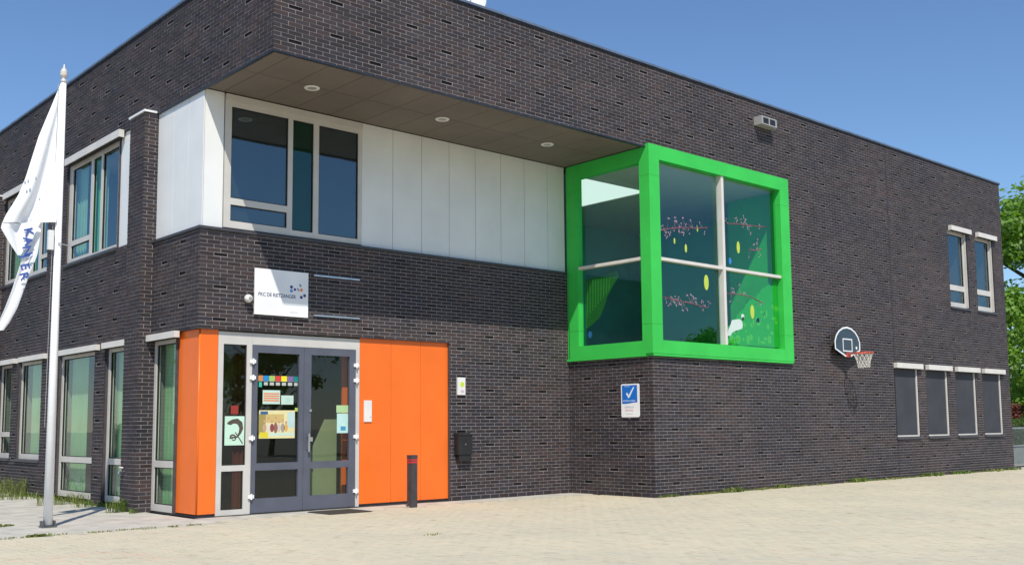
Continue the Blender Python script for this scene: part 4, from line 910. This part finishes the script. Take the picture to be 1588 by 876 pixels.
# ------------------------------------------------------------------ trees, hedge, fence at the right; surroundings that the glass reflects
def tree(name, label, x, y, h, r, seed, m_='leaf', n=9000, leaf=.16, cat='tree', group=None, zlow=.28):
    R = np.random.RandomState(seed); root = empty(name, (x, y, 0)); tag(root, label, cat, group)
    mb = MB(); r0 = h*.022
    mb.tube([(0, 0, -.05), (.05*r, .02*r, h*.25), (-.03*r, 0, h*.5), (0, .03*r, h*.8)], [r0, r0*.8, r0*.55, r0*.2], 10)
    for k in range(9):
        a = k*2.4+R.rand(); z0_ = h*(.28+.055*k); L = r*(.9-.05*k)
        mb.tube([(0, 0, z0_), (L*.45*math.cos(a), L*.45*math.sin(a), z0_+L*.35), (L*.9*math.cos(a), L*.9*math.sin(a), z0_+L*.75)], [r0*.45, r0*.25, r0*.08], 6)
    tr = mb.build('trunk', M['bark'], root, smooth=True)
    nc = 70; cl = []
    for i in range(nc):
        t = R.rand(); zz = h*(zlow+(1-zlow)*t); prof = math.sin(math.pi*min(1, max(0.02, (t*.86+.1))))**.6
        a = R.rand()*6.283; q = r*prof*math.sqrt(R.rand())*.95; cl.append((q*math.cos(a), q*math.sin(a), zz, r*R.uniform(.14, .30)))
    cl = np.array(cl); idx = R.randint(0, nc, n); c = cl[idx]
    v = R.normal(size=(n, 3)); v /= np.linalg.norm(v, axis=1)[:, None]; p = c[:, :3]+v*(c[:, 3]*R.uniform(.35, 1.05, n))[:, None]*np.array([1, 1, .7])
    nrm = v+R.normal(size=(n, 3))*.5+np.array([0, 0, .5]); nrm /= np.linalg.norm(nrm, axis=1)[:, None]
    t1 = np.cross(nrm, R.normal(size=(n, 3))); t1 /= np.linalg.norm(t1, axis=1)[:, None]; t2 = np.cross(nrm, t1); s_ = leaf*R.uniform(.6, 1.3, n)[:, None]
    V = np.stack([p-t1*s_*.5, p-t2*s_*.35, p+t1*s_*.5, p+t2*s_*.35], 1).reshape(-1, 3)
    me = bpy.data.meshes.new('crown'); me.vertices.add(4*n); me.vertices.foreach_set('co', V.ravel()); me.loops.add(4*n); me.loops.foreach_set('vertex_index', np.arange(4*n))
    me.polygons.add(n); me.polygons.foreach_set('loop_start', np.arange(n)*4); me.polygons.foreach_set('loop_total', np.full(n, 4)); me.materials.append(M[m_]); me.update()
    o = bpy.data.objects.new('crown', me); C.objects.link(o); o.parent = root; return root
def hedge(name, label, x0, x1, y0, y1, h, seed, m_, n=4000, leaf=.09, cat='hedge'):
    R = np.random.RandomState(seed); p = np.stack([R.uniform(x0, x1, n), R.uniform(y0, y1, n), R.uniform(0, h, n)], 1)
    p += R.normal(size=(n, 3))*.05; ed = R.rand(n) < .7; k = R.randint(0, 3, n)
    p[:, 0] = np.where(ed & (k == 0), x0+R.normal(size=n)*.06, p[:, 0]); p[:, 1] = np.where(ed & (k == 1), y0+R.normal(size=n)*.06, p[:, 1]); p[:, 2] = np.where(ed & (k == 2), h+R.normal(size=n)*.06, p[:, 2])
    nrm = R.normal(size=(n, 3)); nrm /= np.linalg.norm(nrm, axis=1)[:, None]; t1 = np.cross(nrm, R.normal(size=(n, 3))); t1 /= np.linalg.norm(t1, axis=1)[:, None]; t2 = np.cross(nrm, t1)
    V = np.stack([p-t1*leaf*.5, p-t2*leaf*.35, p+t1*leaf*.5, p+t2*leaf*.35], 1).reshape(-1, 3)
    mb = MB(); mb.v = [tuple(q) for q in V]; mb.f = [(4*i, 4*i+1, 4*i+2, 4*i+3) for i in range(n)]; mb.t = [None]*n; mb.mi = [0]*n
    o = mb.build(name, M[m_]); tag(o, label, cat)
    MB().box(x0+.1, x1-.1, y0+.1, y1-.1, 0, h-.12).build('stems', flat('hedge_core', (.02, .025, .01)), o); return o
tree('deciduous_tree', 'tall green tree rising behind the far right corner of the school', 44.5, 4.8, 12.9, 5.2, 3, n=26000, leaf=.27, zlow=.10)
tree('deciduous_tree', 'shorter darker tree behind the fence at the right edge', 39.5, 1.6, 6.6, 3.2, 5, n=12000, leaf=.22, zlow=.05)
hedge('hedge', 'clipped green hedge behind the grey metal fence', 29.5, 45, 1.2, 2.6, 1.35, 4, 'leaf2', 9000, .12)
hedge('red_shrub', 'red leaved shrub showing above the hedge at the right edge', 36.0, 38.5, 3.3, 5.0, 2.0, 6, 'leafred', 3000, .12, 'shrub')
fn = empty('metal_fence', (24.35, -1.75, 0)); tag(fn, 'grey metal mesh fence beyond the far right corner', 'fence')
def fnc(o): o.parent = fn; o.location = (-24.35, 1.75, 0); return o
fnc(MB().box(24.42, 24.62, -1.83, -1.77, 0, 1.32).build('post', M['fence']))
for k in range(1, 4): fnc(MB().box(24.5+k*2.4, 24.56+k*2.4, -1.82, -1.76, 0, 1.25).build('post', M['fence']))
fnc(MB().box(24.63, 31.9, -1.81, -1.77, 1.14, 1.19).build('top_rail', M['fence'])); fnc(MB().box(24.63, 31.9, -1.81, -1.77, .62, .66).build('middle_rail', M['fence'])); fnc(MB().box(24.63, 31.9, -1.81, -1.77, .08, .12).build('bottom_rail', M['fence']))
bars = MB()
for k in range(120): bars.box(24.65+k*.06, 24.656+k*.06, -1.795, -1.787, .1, 1.16)
fnc(bars.build('mesh_bars', M['fence'], kind='stuff'))
pnl = flat('fence_panel_grey', (.28, .32, .31), .6)
fnc(MB().box(24.66, 26.9, -1.783, -1.775, .12, .62).build('infill_panel', pnl))

# across the street on the left and behind the viewer (seen as reflections)
for i, (x, y, h, r) in enumerate(((-24, 22, 9, 3.6), (-17, 30, 8, 3.2), (-30, 34, 10, 4), (-22, 42, 9, 3.6))):
    tree('street_tree', ('first', 'second', 'third', 'fourth')[i]+' tree across the street on the left', x, y, h, r, 20+i, n=5000, leaf=.3, group='trees across the street')
for i, (x, y, h, r) in enumerate(((20, -34, 8, 3.4), (30, -30, 9, 4), (38, -36, 8.5, 3.6), (47, -30, 7, 3.2), (10, -38, 7, 3.2))):
    tree('yard_tree', ('first', 'second', 'third', 'fourth', 'fifth')[i]+' tree across the yard behind the viewer', x, y, h, r, 40+i, n=5000, leaf=.3, group='trees across the yard')
hedge('hedge', 'long hedge across the street on the left', -14.5, -13.5, 6, 40, 1.5, 8, 'leaf2', 9000, .16)
hs_ = empty('brick_house', (-30, 20, 0)); tag(hs_, 'red brick house with tiled roof across the street', 'house')
rbk = flat('house_brick', (.30, .10, .07), .8)
def hc(o): o.parent = hs_; o.location = (30, -20, 0); return o
hc(MB().box(-38, -30, 12, 40, 0, 5.4).build('wall', rbk)); hc(MB().add([(-30, 12, 5.4), (-30, 40, 5.4), (-34, 40, 8.6), (-34, 12, 8.6), (-38, 12, 5.4), (-38, 40, 5.4)], [(0, 1, 2, 3), (3, 2, 5, 4), (0, 3, 4), (1, 5, 2)]).build('roof', flat('roof_tile_red', (.22, .07, .05), .8)))
for k in range(7):
    for zz in (.9, 3.4): hc(MB().box(-29.99, -29.95, 13.2+k*3.8, 15.0+k*3.8, zz, zz+1.4).build('window', flat('house_window', (.05, .07, .09), .1)))
# parked white car (reflected in the left windows)
def car(x, y, m_, label):
    t = empty('parked_car', (x, y, 0)); tag(t, label, 'car', 'cars parked across the street')
    prof = [(-2.0, .35), (-2.05, .75), (-1.9, .95), (-1.2, 1.02), (-.65, 1.42), (.8, 1.46), (1.45, 1.05), (2.0, .95), (2.1, .6), (2.05, .32)]
    Fc = Fac((0, 0, 0), (0, 1, 0), (1, 0, 0)); MB().prism(Fc, prof, -.82, .82).build('body', m_, t)
    MB().prism(Fc, [(-1.05, 1.04), (-.6, 1.36), (.75, 1.40), (1.3, 1.06)], -.825, .825).build('side_windows', M['black'], t)
    for yy in (-1.3, 1.3):
        for xx in (-.78, .78):
            w_ = MB().tube([(xx-.1, yy, .32), (xx+.1, yy, .32)], .32, 20).build('wheel', M['black'], t); MB().tube([(xx-.11, yy, .32), (xx+.11, yy, .32)], .19, 16).build('rim', M['steel'], w_)
    return t
car(-10.8, 12.5, M['whitemetal'], 'white car parked across the street'); car(-10.8, 19, flat('car_red', (.4, .02, .03), .3), 'red car parked across the street'); car(-10.8, 6.5, flat('car_blue', (.10, .16, .24), .3), 'grey blue car parked across the street')
